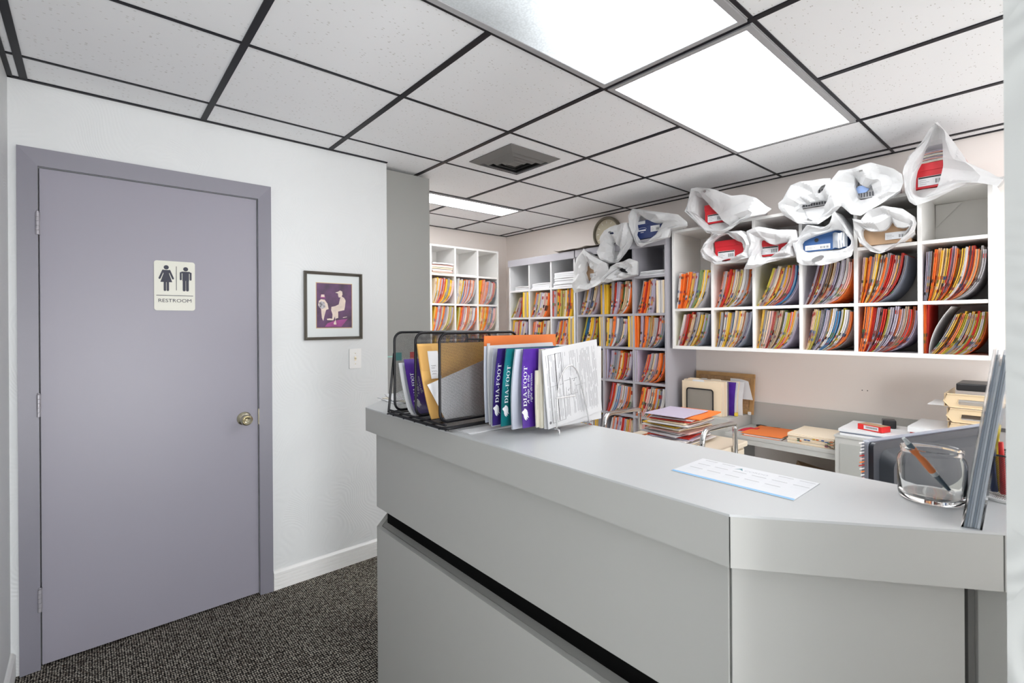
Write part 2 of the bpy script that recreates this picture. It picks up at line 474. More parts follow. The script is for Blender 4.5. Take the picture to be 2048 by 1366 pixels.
# ceiling grid of black tees
LIGHTS = [(OX - T, OY - 2 * T, OX + T, OY - T), (OX + T, OY - 2 * T, OX + 3 * T, OY - T),
          (OX + T, OY + 2 * T, OX + 3 * T, OY + 2 * T + 0.305),
          (OX + T, OY - 5 * T, OX + 3 * T, OY - 4 * T), (OX - T, OY - 5 * T, OX + T, OY - 4 * T)]
q = MB()
def tee(x0, y0, x1, y1):
    h = 0.012 if abs(x1 - x0) < abs(y1 - y0) else 0.0062
    if abs(x1 - x0) > abs(y1 - y0): q.box((x0, y0 - h, CZ - .004), (x1, y0 + h, CZ + .002), M_TEE)
    else: q.box((x0 - h, y0, CZ - .0044), (x0 + h, y1, CZ + .002), M_TEE)
for i in range(-2, 5):
    x = OX + i * T
    if x < XW - .02:
        if i == 0 or i == 2:   # crosses the 2 x 4 lamps: interrupted
            ys = [YR, OY - 5 * T, OY - 4 * T, OY - 2 * T, OY - T, OY + 2 * T if i == 2 else YB]
            tee(x, ys[0], x, ys[1]); tee(x, ys[2], x, ys[3]); tee(x, ys[4], x, ys[5])
            if i == 2: tee(x, OY + 2 * T + .305, x, YB)
        else:
            tee(x, YR, x, YB)
for j in range(-11, 4):
    y = OY + j * T
    if YR < y < YD: tee(XL, y, XW, y)
    elif y < YB: tee(1.3, y, XW, y)
tee(OX + T, OY + 2 * T + .305, OX + 3 * T, OY + 2 * T + .305)
# wall angles
q.box((XL, YD - .016, CZ - .0055), (1.374, YD, CZ + .002), M_TEE); q.box((XL, YR, CZ - .0055), (XL + .016, YD, CZ + .002), M_TEE)
q.box((XW - .016, YR, CZ - .0055), (XW, YB, CZ + .002), M_TEE); q.box((1.3, YB - .016, CZ - .0055), (XW, YB, CZ + .002), M_TEE)
struct(q.build('trim_1'), 'black ceiling grid')

M_LFR = mat('grey_lamp_frame', (0.36, 0.36, 0.37), 0.4)
def troffer(x0, y0, x1, y1, label, md=None):
    r = root('ceiling_light', ((x0 + x1) / 2, (y0 + y1) / 2, CZ - .012))
    e = 0.012; w = 0.022; z0 = CZ - .010; z1 = CZ - .0003
    X0, Y0, X1, Y1 = x0 + e, y0 + e, x1 - e, y1 - e
    q = MB()
    for a, b in (((X0, Y0), (X1, Y0 + w)), ((X0, Y1 - w), (X1, Y1)), ((X0, Y0 + w), (X0 + w, Y1 - w)), ((X1 - w, Y0 + w), (X1, Y1 - w))):
        q.box((*a, z0), (*b, z1), M_LFR)
    q.build('lamp_frame', r)
    bxo('diffuser', (X0 + w - .002, Y0 + w - .002, CZ - .007), (X1 - w + .002, Y1 - w + .002, CZ - .001), md or M_DIFF, r)
    tag(r, label, 'ceiling light', 'troffers in the ceiling')
troffer(*LIGHTS[0], 'large ceiling light panel at the top edge, nearest of the lit panels', M_DIFF1)
troffer(*LIGHTS[1], 'bright white ceiling light panel above the counter, joined to the nearest panel', M_DIFF3)
troffer(*LIGHTS[2], 'narrow ceiling light far back beyond the tall grey panel', M_DIFF2)
troffer(*LIGHTS[3], 'added unseen ceiling light panel over the right part of the office, behind the camera')  # extra lamp out of view, added to brighten the office
troffer(*LIGHTS[4], 'added unseen ceiling light panel over the waiting side, behind the camera')  # extra lamp out of view, added to brighten the waiting side

# air vent
r = root('ceiling_vent', (OX + 1.5 * T, OY + .5 * T, CZ - .02))
M_VENT = mat('grey_vent_metal', (0.17, 0.165, 0.16), 0.5); M_VDK = mat('dark_duct', (0.02, 0.02, 0.02), 0.8)
cx, cy = OX + 1.5 * T, OY + .5 * T
def ring(mb, s0, z0, s1, z1, th, m):
    """square sloped louver ring from half-size s0 at z0 to s1 at z1"""
    c0 = [Vector((cx + a * s0, cy + b * s0, z0)) for a, b in ((-1, -1), (1, -1), (1, 1), (-1, 1))]
    c1 = [Vector((cx + a * s1, cy + b * s1, z1)) for a, b in ((-1, -1), (1, -1), (1, 1), (-1, 1))]
    up = Vector((0, 0, th))
    for i in range(4):
        j = (i + 1) % 4
        mb.add([c0[i], c0[j], c1[j], c1[i], c0[i] + up, c0[j] + up, c1[j] + up, c1[i] + up],
               [(0, 1, 2, 3), (7, 6, 5, 4), (0, 4, 5, 1), (3, 2, 6, 7)], m)
q = MB(); ring(q, .195, CZ - .004, .15, CZ - .026, .003, M_VENT); q.build('vent_frame', r)
q = MB()
for s0, s1 in ((.148, .112), (.108, .075), (.07, .04)): ring(q, s0, CZ - .008, s1, CZ - .03, .0015, M_VENT)
q.box((cx - .035, cy - .035, CZ - .026), (cx + .035, cy + .035, CZ - .024), M_VENT)
q.build('louver', r)
bxo('duct_opening', (cx - .16, cy - .16, CZ - .003), (cx + .16, cy + .16, CZ - .0005), M_VDK, r)
tag(r, 'square grey metal air vent in the ceiling, nested louvers', 'vent')

# ------------------------------------------------------------------ restroom door
r = root('door_1', ((DX0 + DX1) / 2, YD, 0)); r['kind'] = 'structure'
r['label'] = 'lavender grey flush restroom door in a matching frame'
dy = YD + .006
g = 0.0035
bxo('door_leaf', (DX0 + g, dy, 0.009), (DX1 - g, dy + .042, DZ - g), M_DOOR, r, bevel=.0015)
q = MB()   # casing, mitred
cw = 0.06; y0 = YD - .016
def casing(a, b, c, d):
    q.add([Vector((p[0], y0 if k < 2 else y0 + .006, p[1])) for k, p in enumerate((a, b, c, d))] +
          [Vector((p[0], YD, p[1])) for p in (a, b, c, d)],
          [(0, 1, 2, 3), (7, 6, 5, 4), (0, 4, 5, 1), (1, 5, 6, 2), (2, 6, 7, 3), (3, 7, 4, 0)], M_TRIM)
casing((DX0 - cw, 0), (DX0 - cw, DZ + cw + .01), (DX0, DZ), (DX0, 0))
casing((DX1 + cw, DZ + cw + .01), (DX1 + cw, 0), (DX1, 0), (DX1, DZ))
casing((DX0 - cw, DZ + cw + .01), (DX1 + cw, DZ + cw + .01), (DX1, DZ), (DX0, DZ))
q.build('door_casing', r)
q = MB()
M_STOP = M_TRIM
q.box((DX0, YD + .05, 0), (DX0 + .012, YD + .12, DZ), M_STOP); q.box((DX1 - .012, YD + .05, 0), (DX1, YD + .12, DZ), M_STOP)
q.box((DX0 + .012, YD + .05, DZ - .012), (DX1 - .012, YD + .12, DZ), M_STOP)
q.box((DX0 - .0, YD + .11, 0), (DX1, YD + .119, DZ), M_BLACK)
q.build('door_stop', r)
M_HINGE = mat('painted_hinge', (0.36, 0.35, 0.38), 0.35, metal=0.3)
for z in (1.80, 1.065, 0.28):
    q = MB()
    for k in range(5):
        zz = z - .045 + k * .018
        q.lathe([(.0066, 0), (.0066, .0172)], Matrix.Translation((DX0 - .001, YD - .012, zz)), M_HINGE, 12)
    q.lathe([(.004, 0), (.005, .004), (.002, .007)], Matrix.Translation((DX0 - .001, YD - .012, z + .045)), M_HINGE, 12)
    q.box((DX0, YD - .010, z - .045), (DX0 + .006, YD + .006, z + .045), M_HINGE)
    q.build('hinge', r, smooth=40)
M_KNOB = mat('aged_nickel', (0.52, 0.48, 0.36), 0.25, metal=1.0)
q = MB()
Mk = frame((0.588, dy, 0.913), (1, 0, 0), (0, 0, 1))   # local z -> -y
q.lathe([(.033, 0), (.033, .004), (.028, .009), (.014, .014), (.012, .030), (.018, .038), (.026, .045), (.028, .055), (.026, .064), (.021, .068), (.014, .060), (.008, .058), (.004, .062), (.0005, .062)], Mk, M_KNOB, 40)
q.build('door_knob', r, smooth=35)
bxo('strike_plate', (DX1 - .0033, YD - .0012, .875), (DX1 + .006, YD + .03, .955), M_KNOB, r)

# restroom sign on the door
M_SIGN = mat('cream_sign_plastic', (0.68, 0.68, 0.60), 0.4); M_NAVY = mat('dark_navy_print', (0.012, 0.013, 0.035), 0.5)
r = root('restroom_sign', (0.302, dy, 1.455))
q = MB(); F = frame((0.223, dy - .0005, 1.455), (1, 0, 0), (0, 0, 1))
q.prism(rrect(0, 0, .158, .229, .011), F, .004, M_SIGN); q.build('sign_plate', r, bevel=.0008)
q = MB(); zt = .0046
nsp = [0]
def sp(poly, dx=0, dz=0):
    nsp[0] += 1; q.prism([(a + dx, b + dz) for a, b in poly], F, zt + .0003 + .00006 * nsp[0], M_NAVY)
def disc(cx, cy, rad, n=24): return [(cx + rad * math.cos(2 * PI * k / n), cy + rad * math.sin(2 * PI * k / n)) for k in range(n)]
# woman
sp(disc(.046, .199, .0098))
sp([(.0235, .131), (.0685, .131), (.0565, .170), (.0595, .187), (.0325, .187), (.0355, .170)])
def limb(a, b, w):
    a = Vector(a); b = Vector(b); d = (b - a).normalized(); n = Vector((-d.y, d.x)) * w
    pts = []
    an = math.atan2(n.y, n.x)
    for k in range(7): t = an + PI * k / 6; pts.append((a.x + w * math.cos(t), a.y + w * math.sin(t)))
    for k in range(7): t = an + PI + PI * k / 6; pts.append((b.x + w * math.cos(t), b.y + w * math.sin(t)))
    sp(pts)
limb((.034, .184), (.0205, .148), .0039); limb((.058, .184), (.0715, .148), .0039)
limb((.0405, .135), (.0405, .094), .0046); limb((.0515, .135), (.0515, .094), .0046)
# man
sp(disc(.121, .195, .0098))
sp([(.108, .140), (.134, .140), (.134, .183), (.108, .183)]); limb((.107, .179), (.135, .179), .0042)
limb((.1015, .177), (.1015, .146), .0037); limb((.1405, .177), (.1405, .146), .0037)
limb((.1147, .145), (.1147, .096), .0056); limb((.1275, .145), (.1275, .096), .0056)
sp([(.0835, .094), (.0855, .094), (.0855, .206), (.0835, .206)])
sp([(.008, .068), (.150, .068), (.150, .0705), (.008, .0705)])
put_text(q, 'RESTROOM', .0225, lambda x, y: F @ Vector((.016 + x, .038 + y, zt + .0004)), M_NAVY, width=.127)
q.build('sign_lettering', r)
tag(r, 'cream restroom sign with dark woman and man figures, on the door', 'sign')

# ------------------------------------------------------------------ framed picture
M_FRM = mat('dark_pewter_frame', (0.16, 0.145, 0.12), 0.3, metal=0.7); M_MAT = mat('pale_blue_mat_board', (0.68, 0.72, 0.72), 0.6)
M_GOLD = mat('tan_gold_fillet', (0.55, 0.38, 0.20), 0.4)
r = root('framed_picture', (1.044, YD, 1.30))
X0, X1, Z0, Z1 = .880, 1.209, 1.300, 1.679
F = frame((X0, YD - .001, Z0), (1, 0, 0), (0, 0, 1)); W, H = X1 - X0, Z1 - Z0
q = MB()
def pframe(mb, a, wd, d0, d1, m):
    o = [(a, a), (W - a, a), (W - a, H - a), (a, H - a)]; i = [(a + wd, a + wd), (W - a - wd, a + wd), (W - a - wd, H - a - wd), (a + wd, H - a - wd)]
    for k in range(4):
        j = (k + 1) % 4
        mid0 = ((o[k][0] + i[k][0]) / 2, (o[k][1] + i[k][1]) / 2); mid1 = ((o[j][0] + i[j][0]) / 2, (o[j][1] + i[j][1]) / 2)
        mb.add([F @ Vector((*o[k], 0)), F @ Vector((*o[j], 0)), F @ Vector((*o[j], d0)), F @ Vector((*o[k], d0)),
                F @ Vector((*mid1, d1)), F @ Vector((*mid0, d1)), F @ Vector((*i[j], d0 * .75)), F @ Vector((*i[k], d0 * .75)),
                F @ Vector((*i[j], 0.002)), F @ Vector((*i[k], 0.002))],
               [(0, 1, 2, 3), (3, 2, 4, 5), (5, 4, 6, 7), (7, 6, 8, 9)], m)
pframe(q, 0, .016, .014, .020, M_FRM); q.build('picture_frame', r)
q = MB(); q.prism([(.014, .014), (W - .014, .014), (W - .014, H - .014), (.014, H - .014)], F, .004, M_MAT); q.build('mat_board', r)
px0, px1, pz0, pz1 = .068, W - .062, .068, H - .063
q = MB(); q.prism([(px0 - .004, pz0 - .004), (px1 + .004, pz0 - .004), (px1 + .004, pz1 + .004), (px0 - .004, pz1 + .004)], F, .0046, M_GOLD); q.build('fillet', r)
# picture: generic pair of figures on a purple ground
M_PUR = mat('purple_print', (0.075, 0.022, 0.085), 0.4, var=(14, 0.6)); M_PUR2 = mat('magenta_print', (0.30, 0.05, 0.22), 0.5, var=(20, 0.3))
M_SKIN = mat('cream_print', (0.72, 0.60, 0.52), 0.5, var=(40, 0.12)); M_GRYP = mat('grey_print', (0.35, 0.33, 0.36), 0.5, var=(90, 0.8))
q = MB(); pw, ph = px1 - px0, pz1 - pz0
def pp(poly, m, k): q.prism([(px0 + a * pw, pz0 + b * ph) for a, b in poly], F, .005 + k * .00025, m)
pp([(0, 0), (1, 0), (1, 1), (0, 1)], M_PUR, 0)
pp([(.22, .02), (.70, .02), (.88, .20), (.50, .16), (.30, .10)], M_PUR2, 1)
pp([(.41, .47), (.40, .40), (.44, .30), (.43, .20), (.36, .21), (.28, .20), (.29, .17), (.46, .165), (.50, .24), (.56, .36), (.78, .40), (.80, .48), (.82, .62), (.78, .68), (.70, .72), (.66, .67), (.62, .53), (.52, .49)][::-1], M_SKIN, 2)
pp([(.52, .20), (.55, .07), (.48, .07), (.47, .10), (.52, .17), (.50, .33), (.60, .38), (.60, .22)][::-1], M_SKIN, 3)
pp([(.60, .74), (.62, .69), (.69, .69), (.73, .76), (.72, .83), (.66, .85), (.60, .82), (.52, .80), (.60, .78)][::-1], M_SKIN, 4)
pp([(.06, .60), (.04, .50), (.12, .42), (.14, .22), (.18, .15), (.21, .26), (.26, .40), (.33, .42), (.30, .54), (.22, .63), (.12, .64)][::-1], M_SKIN, 2)
pp([(.06, .56), (.06, .46), (.16, .42), (.24, .46), (.22, .56), (.14, .60)][::-1], M_GRYP, 3)
pp([(.10, .66), (.12, .75), (.22, .75), (.24, .66)][::-1], M_PUR2, 3); pp([(.115, .69), (.13, .745), (.21, .745), (.22, .69)][::-1], M_SKIN, 4)
pp([(.74, .22), (.86, .24), (.86, .25), (.74, .235)], M_SKIN, 2)
q.build('print', r)
tag(r, 'dark framed purple picture of two figures hanging beside the door', 'picture')

# ------------------------------------------------------------------ light switch
r = root('light_switch', (1.168, YD, 1.129))
F = frame((1.132, YD - .0005, 1.129), (1, 0, 0), (0, 0, 1))
q = MB(); q.prism(rrect(0, 0, .071, .115, .004), F, .0055, M_WPL); q.build('wall_plate', r, bevel=.002)
q = MB(); q.prism([(.0305, .046), (.0405, .046), (.0405, .069), (.0305, .069)], F, .006, M_KNOB)
q.box((.0335, .054, 0.005), (.0375, .062, .019), mat('switch_ivory', (.55, .50, .38), .4), F); q.build('toggle', r)
for z in (.027, .088):
    q = MB(); q.lathe([(.0033, 0), (.0033, .0063), (.002, .0068)], F @ Matrix.Translation((.0355, z, 0)), M_KNOB, 12); q.build('screw', r)
tag(r, 'white toggle light switch plate below the framed picture', 'light switch')

# ------------------------------------------------------------------ tall grey cabinet at the end of the door wall
r = root('tall_cabinet', (1.54, 3.0, 0))
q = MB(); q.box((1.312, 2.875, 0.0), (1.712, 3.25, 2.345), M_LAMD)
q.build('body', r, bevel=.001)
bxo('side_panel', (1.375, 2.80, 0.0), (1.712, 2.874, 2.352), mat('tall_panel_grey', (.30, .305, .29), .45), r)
for z in (2.20, 1.96, 1.90):
    bxo('hinge', (1.7125, 2.83, z), (1.718, 2.86, z + (.05 if z > 2 else .022)), M_HINGE, r)
bxo('tab', (1.46, 2.7985, 1.155), (1.50, 2.7998, 1.205), mat('teal_tab', (.02, .22, .21), .6), r)
bxo('tab', (1.56, 2.7985, 1.150), (1.60, 2.7998, 1.205), mat('red_tab', (.45, .05, .05), .6), r)
bxo('tab', (1.385, 2.7985, 1.178), (1.44, 2.7998, 1.186), mat('mint_tab', (.30, .55, .50), .6), r)
tag(r, 'tall grey cabinet panel reaching the ceiling where the white wall ends', 'cabinet')

# ------------------------------------------------------------------ wall clock
r = root('wall_clock', (XW, 2.765, 2.055))
F = frame((XW - .001, 2.765, 2.200), (0, -1, 0), (0, 0, 1))   # local z -> -x
M_CLK = mat('bronze_clock_rim', (0.22, 0.20, 0.16), 0.3, metal=0.8); M_FACE = mat('taupe_clock_face', (0.42, 0.38, 0.28), 0.35, metal=0.3)
q = MB(); q.lathe([(.150, 0), (.152, .02), (.148, .034), (.140, .038), (.132, .034), (.128, .022), (.124, .02)], F, M_CLK, 56, cap1=False); q.build('rim', r, smooth=40)
q = MB(); q.lathe([(.126, .004), (.126, .019)], F, M_FACE, 48); q.build('clock_face', r, smooth=30)
q = MB()
for k in range(12):
    a = 2 * PI * k / 12
    q.box((-.0022, .088, .0195), (.0022, .112, .0202), M_WPL, F @ Matrix.Rotation(a, 4, 'Z'))
q.build('hour_mark', r)
for a, L_, w in ((math.radians(-65), .062, .004), (math.radians(-80), .09, .0028)):
    q = MB(); q.box((-w, -.012, .0205), (w, L_, .0215), M_WPL, F @ Matrix.Rotation(a, 4, 'Z')); q.build('hand', r)
tag(r, 'round bronze wall clock partly behind the hanging white bags', 'clock')
# ================================================================== RECEPTION COUNTER
CT = 1.07
r = root('reception_counter', (1.0, 0.9, 0))
TOP = [(.786, 1.752), (.784, .366), (1.014, .066), (1.16, -.12), (1.30, -.12), (1.30, .10), (1.165, .10), (1.165, 2.13)]
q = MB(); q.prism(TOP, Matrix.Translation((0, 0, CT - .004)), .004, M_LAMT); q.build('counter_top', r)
# fascia strips, mitred at the corners
def wallstrip(mb, pts, z0, z1, th, m):
    """boards standing on the outline pts (outer face), thickness th to the inside (left of travel)"""
    P = [Vector((a, b)) for a, b in pts]; n = len(P)
    inn = []
    for i in range(n):
        d0 = (P[i] - P[i - 1]).normalized() if i else (P[1] - P[0]).normalized()
        d1 = (P[i + 1] - P[i]).normalized() if i < n - 1 else d0
        n0 = Vector((-d0.y, d0.x)); n1 = Vector((-d1.y, d1.x)); b = (n0 + n1).normalized()
        inn.append(P[i] + b * th / max(.2, b.dot(n0)))
    for i in range(n - 1):
        a, b, c, d = P[i], P[i + 1], inn[i + 1], inn[i]
        e = (b - a).normalized() * .0011
        mb.add([(*(a + e), z0), (*(b - e), z0), (*(c - e), z0), (*(d + e), z0), (*(a + e), z1), (*(b - e), z1), (*(c - e), z1), (*(d + e), z1)],
               [(0, 3, 2, 1), (4, 5, 6, 7), (0, 1, 5, 4), (1, 2, 6, 5), (2, 3, 7, 6), (3, 0, 4, 7)], m)
q = MB(); wallstrip(q, [(1.165, 2.13), (.786, 1.752), (.784, .366), (1.014, .066), (1.16, -.12)], CT - .087, CT - .0042, .02, M_LAM)
q.build('fascia', r)
BODY = [(.815, 1.74), (.811, .378), (1.021, .106), (1.17, -.09), (1.155, -.09), (1.155, 2.09)]
def inset(x): return [(.815 + x, 1.735), (.811 + x, .378 + x * .45), (1.021 + x * .8, .112 + x * .45), (1.145, -.05), (1.15, -.05), (1.15, 2.03)]
q = MB(); q.prism(inset(.022), Matrix.Translation((0, 0, .698)), CT - .087 - .698, M_LAM); q.prism(inset(.022), Matrix.Translation((0, 0, 0.002)), .616, M_LAM)
q.build('carcass', r)
# body panels: upper and lower, with dark gap between them
def panel(name, pts, z0, z1):
    q = MB(); wallstrip(q, pts, z0, z1, .018, M_LAM); return q.build(name, r, bevel=.0008)
panel('upper_panel', [(.811, 1.715), (.811, .380)], .70, CT - .088)
panel('upper_panel', [(.8118, .377), (1.019, .109)], .70, CT - .088)
panel('lower_panel', [(.811, 1.712), (.811, .380)], .002, .623)
panel('lower_panel', [(.8118, .377), (1.019, .109)], .002, .623)
panel('upper_panel', [(1.13, 2.055), (.813, 1.7195)], .70, CT - .088)
panel('lower_panel', [(1.13, 2.055), (.813, 1.7195)], .002, .623)
panel('end_panel', [(1.034, .098), (1.034, .0), (1.034, -.08)], .002, CT - .088)
q = MB(); wallstrip(q, [(1.0235, .1075), (1.034, .0995)], .002, CT - .088, .012, mat('seam_grey', (.10, .10, .095), .6)); q.build('corner_gap', r)
q = MB(); q.prism(inset(.05), Matrix.Translation((0, 0, .6182)), .0796, M_BLACK); q.build('recess', r)
tag(r, 'long grey laminate reception counter with angled corner and black recessed band', 'counter')

# ------------------------------------------------------------------ black mesh file sorter
SY = (1.50, 1.36, 1.22); SX0, SX1 = .777, 1.080; SZ0, SZ1 = 1.092, 1.356
r = root('mesh_file_sorter', (.93, 1.36, CT))
def rr3(x0, z0, x1, z1, rad, y): return [(a, y, b) for a, b in rrect(x0, z0, x1, z1, rad, 6)]
for y in SY:
    q = MB(); q.tube(rr3(SX0, SZ0, SX1, SZ1, .028, y), .0042, M_BLKM, 8, closed=True)
    d = q.build('divider_frame', r, smooth=60)
    q = MB(); q.prism([(a, b) for a, b in rrect(SX0 + .003, SZ0, SX1 - .003, SZ1 - .002, .026, 6)], frame((0, y + .0008, 0), (1, 0, 0), (0, 0, 1)), .0008, M_MESH)
    q.build('mesh_panel', d)
q = MB(); q.tube([(SX1 + .002, a, b) for a, b in rrect(1.20, SZ0, 1.52, SZ1 - .03, .02, 5)], .004, M_BLKM, 8, closed=True)
for y in (1.29, 1.43): q.tube([(SX1 + .003, y, SZ0), (SX1 + .003, y, SZ1 - .03)], .003, M_BLKM)
q.build('back_frame', r, smooth=60)
q = MB(); q.box((SX1 + .0015, 1.202, SZ0 + .002), (SX1 + .0023, 1.518, SZ1 - .032), M_MESH); q.build('back_mesh', r)
q = MB(); q.tube(smooth_path([(SX0 - .012, 1.175, 1.082), (SX1, 1.175, 1.082), (SX1, 1.535, 1.082), (SX0 - .012, 1.535, 1.082)], .03, 5, True), .0045, M_BLKM, 8, closed=True)
q.tube([(SX0 - .006, 1.18, 1.0915), (SX0 - .006, 1.53, 1.0915)], .0032, M_BLKM)
for y in (1.20, 1.27, 1.34, 1.41, 1.48, 1.52): q.tube([(SX0 - .018, y, 1.0805), (SX0 + .0, y, 1.0795), (SX1, y, 1.0795)], .0028, M_BLKM)
q.build('base_frame', r, smooth=60)
q = MB(); q.box((SX0, 1.18, 1.0845), (SX1 - .002, 1.53, 1.0853), M_MESH); q.build('base_mesh', r)
q = MB()
for x in (SX0 + .01, SX1 - .02):
    for y in (1.20, 1.51):
        q = MB(); q.lathe([(.006, 0), (.006, .010)], Matrix.Translation((x, y, CT + .0003)), M_BLKPL, 12); q.build('foot', r)
q = MB(); q.tube(smooth_path([(SX0 - .008, 1.530, 1.083), (SX0 + .002, 1.514, 1.25), (SX0 + .0015, 1.506, 1.285)], .01), .0042, M_BLKM); q.build('brace', r)
tag(r, 'black wire mesh file sorter with dividers at the left end of the counter', 'file sorter')

M_PURB = mat('violet_brochure', (0.085, 0.025, 0.30), 0.25, var=(9, .45)); M_NAVB = mat('indigo_brochure', (0.04, 0.02, 0.17), 0.25, var=(9, .4))
M_TEAL = mat('teal_brochure', (0.005, 0.16, 0.18), 0.28, var=(9, .35)); M_LOGO = mat('pale_print', (0.80, 0.80, 0.84), 0.5)
M_SLV = mat('bluish_white_sleeve', (0.62, 0.65, 0.74), 0.3)
M_KRAFT = mat('kraft_envelope', (0.62, 0.36, 0.10), 0.6, bump=(25, .3), var=(6, .08)); M_ORF = mat('orange_card', (0.75, 0.19, 0.035), 0.6)
M_INK = mat('grey_ink', (0.16, 0.16, 0.17), 0.6); M_INKD = mat('black_ink', (0.02, 0.02, 0.02), 0.6); M_CREAM = mat('cream_paper', (0.78, 0.74, 0.62), 0.6)

WING = [(0, 0), (.004, .006), (.010, .009), (.017, .010), (.024, .016), (.027, .014), (.030, .008), (.034, .006), (.033, .001), (.028, -.004), (.022, -.006), (.014, -.006), (.006, -.010), (.010, -.003), (.002, -.005), (.006, 0)]
def serif_letters(word, gap=.12):
    """roman capitals with slab serifs, cap height 1; returns polygons"""
    polys = []; x = 0.0; T_, t_ = .20, .055
    def bx_(a, b, c, d): polys.append([(x + a, b), (x + c, b), (x + c, d), (x + a, d)])
    def arc(cx, rx, ry, ix, iy, a0, a1, n=16):
        for k in range(n):
            p, q_ = a0 + (a1 - a0) * k / n, a0 + (a1 - a0) * (k + 1) / n
            polys.append([(x + cx + rx * math.cos(p), .5 + ry * math.sin(p)), (x + cx + rx * math.cos(q_), .5 + ry * math.sin(q_)),
                          (x + cx + ix * math.cos(q_), .5 + iy * math.sin(q_)), (x + cx + ix * math.cos(p), .5 + iy * math.sin(p))])
    def serifs(a, c, top=True, bot=True):
        if bot: bx_(a - .09, 0, c + .09, t_)
        if top: bx_(a - .09, 1 - t_, c + .09, 1)
    for ch in word:
        if ch == 'I': x += .09; bx_(0, 0, T_, 1); serifs(0, T_); w = T_ + .09
        elif ch == 'D': x += .09; bx_(0, 0, T_, 1); serifs(0, T_); arc(.28, .50, .5, .31, .5 - t_, -PI / 2, PI / 2); bx_(T_, 0, .29, t_); bx_(T_, 1 - t_, .29, 1); w = .78
        elif ch == 'O': arc(.46, .46, .52, .27, .52 - t_, 0, 2 * PI, 28); w = .92
        elif ch == '-': bx_(0, .33, .32, .43); w = .32
        elif ch == 'F': x += .09; bx_(0, 0, T_, 1); serifs(0, T_); bx_(T_, 1 - t_, .62, 1); bx_(.56, .76, .62, 1); bx_(T_, .48, .46, .48 + t_); bx_(.42, .38, .47, .62); w = .62
        elif ch == 'T': bx_(.31, 0, .31 + T_, 1); bx_(.22, 0, .60, t_); bx_(0, 1 - t_, .82, 1); bx_(0, .76, .06, 1); bx_(.76, .76, .82, 1); w = .82
        elif ch == 'A':
            polys.append([(x + .06, 0), (x + .13, 0), (x + .47, 1), (x + .40, 1)]); polys.append([(x + .64, 0), (x + .86, 0), (x + .52, 1), (x + .40, 1)])
            bx_(.20, .32, .68, .32 + t_); bx_(-.03, 0, .24, t_); bx_(.54, 0, .96, t_); w = .92
        x += w + gap
    return polys, x - gap
def dia_foot(mb, P, ub, v0, wd, tagline=True, m=M_LOGO, lift=.0009):
    def fn(tx, ty): 
        u, v = ub - ty, v0 + tx
        return Vector(P(u, v)) + nrm_of(P, u, v) * lift
    polys, wt = serif_letters('DIA-FOOT')
    for pl_ in polys: mb.add([fn(a * wd / wt, b * .0125) for a, b in pl_], [tuple(range(len(pl_)))], m)
    # winged foot mark just below the word
    pts = [fn(-.040 + a, b + .004) for a, b in WING]
    mb.add(pts, [tuple(range(len(pts)))], m)
    if tagline:
        put_text(mb, 'A step in the', .0125, lambda a, b: fn(a + .006, b - .0125), m, shear=.35, width=wd * .72)
        put_text(mb, 'right direction', .0125, lambda a, b: fn(a + .010, b - .0235), m, shear=.35, width=wd * .72)

# sorter contents
def P(u, v): return (.795 + u, 1.383 + .085 * max(0, v / .2) ** .6, 1.0935 + v * .86)
q = MB(); q.sheet(P, .20, .2, .0012, M_PURB, 6, 12)
o = q.build('brochure', smooth=60)
q2 = MB(); dia_foot(q2, P, .026, .058, .088); q2.build('lettering', o)
tag(o, 'violet brochure bent in the leftmost slot of the black mesh sorter', 'brochure')
def P(u, v): return (.783 + u, 1.395 + .085 * max(0, v / .2) ** .55, 1.0935 + v * .80)
q = MB(); q.sheet(P, .21, .2, .005, M_PAPER, 6, 12); o = q.build('paper_stack', smooth=60)
tag(o, 'bent white papers behind the violet brochure in the mesh sorter', 'papers')
def P(u, v): return (.790 + u, 1.388 + .085 * max(0, v / .2) ** .57, 1.0935 + v * .875)
q = MB(); q.sheet(P, .20, .2, .002, glass_mat('clear_sleeve', (.85, .87, .92), .1, 1.2), 6, 12)
o = q.build('plastic_sleeve', smooth=60); tag(o, 'clear plastic sleeve around the violet brochure in the mesh sorter', 'sleeve')

def P(u, v): return (.772 + u + .014 * (1 - v / .225) ** 2, 1.280 + .060 * max(0, v / .225) ** .8 - .10 * u * (v / .225), 1.0935 + v)
q = MB(); q.sheet(P, .275, .228, .004, M_KRAFT, 10, 12); o = q.build('manila_envelope', smooth=60)
q = MB()
def on(P, lift): return lambda u, v: Vector(P(u, v)) + nrm_of(P, u, v) * lift
A = on(P, .002)
q.grid(lambda a, b: A(.001 + a * (1 - b * 1.2), .145 + b - .0 * a), [0, .02, .04, .05], [0, .02, .04, .06, .075], mat('kraft_flap', (.56, .31, .08), .6)); q.build('envelope_flap', o, smooth=60)
q = MB(); A = on(P, .0030); q.grid(lambda a, b: A(.030 + a, .118 + b), [0, .02, .036], [0, .03, .06, .086], M_PAPER); nn = q.build('note', o)
q = MB(); A = on(P, .0036)
for k, (w_, z_) in enumerate(((.016, .158), (.012, .151), (.019, .141), (.014, .133))):
    pts = [A(.036 + w_ * t / 8, z_ + .0018 * math.sin(t * 2.1 + k)) for t in range(9)]
    q.tube(pts, .0005, M_INK, 4)
q.build('handwriting', o)
tag(o, 'golden manila envelope with a white note standing in the mesh sorter', 'envelope')
def P(u, v):
    L_ = (.104 + .342 * u) / .94 * v / .1
    return (.772 + .94 * u + .34 * L_, 1.240 + .042 * (1 - v / .1) * (1 - u / .2), 1.199 + .342 * u - .94 * L_)
q = MB(); q.sheet(lambda u, v: P(u, .1 - v), .20, .1, .001, M_PAPER, 8, 8)
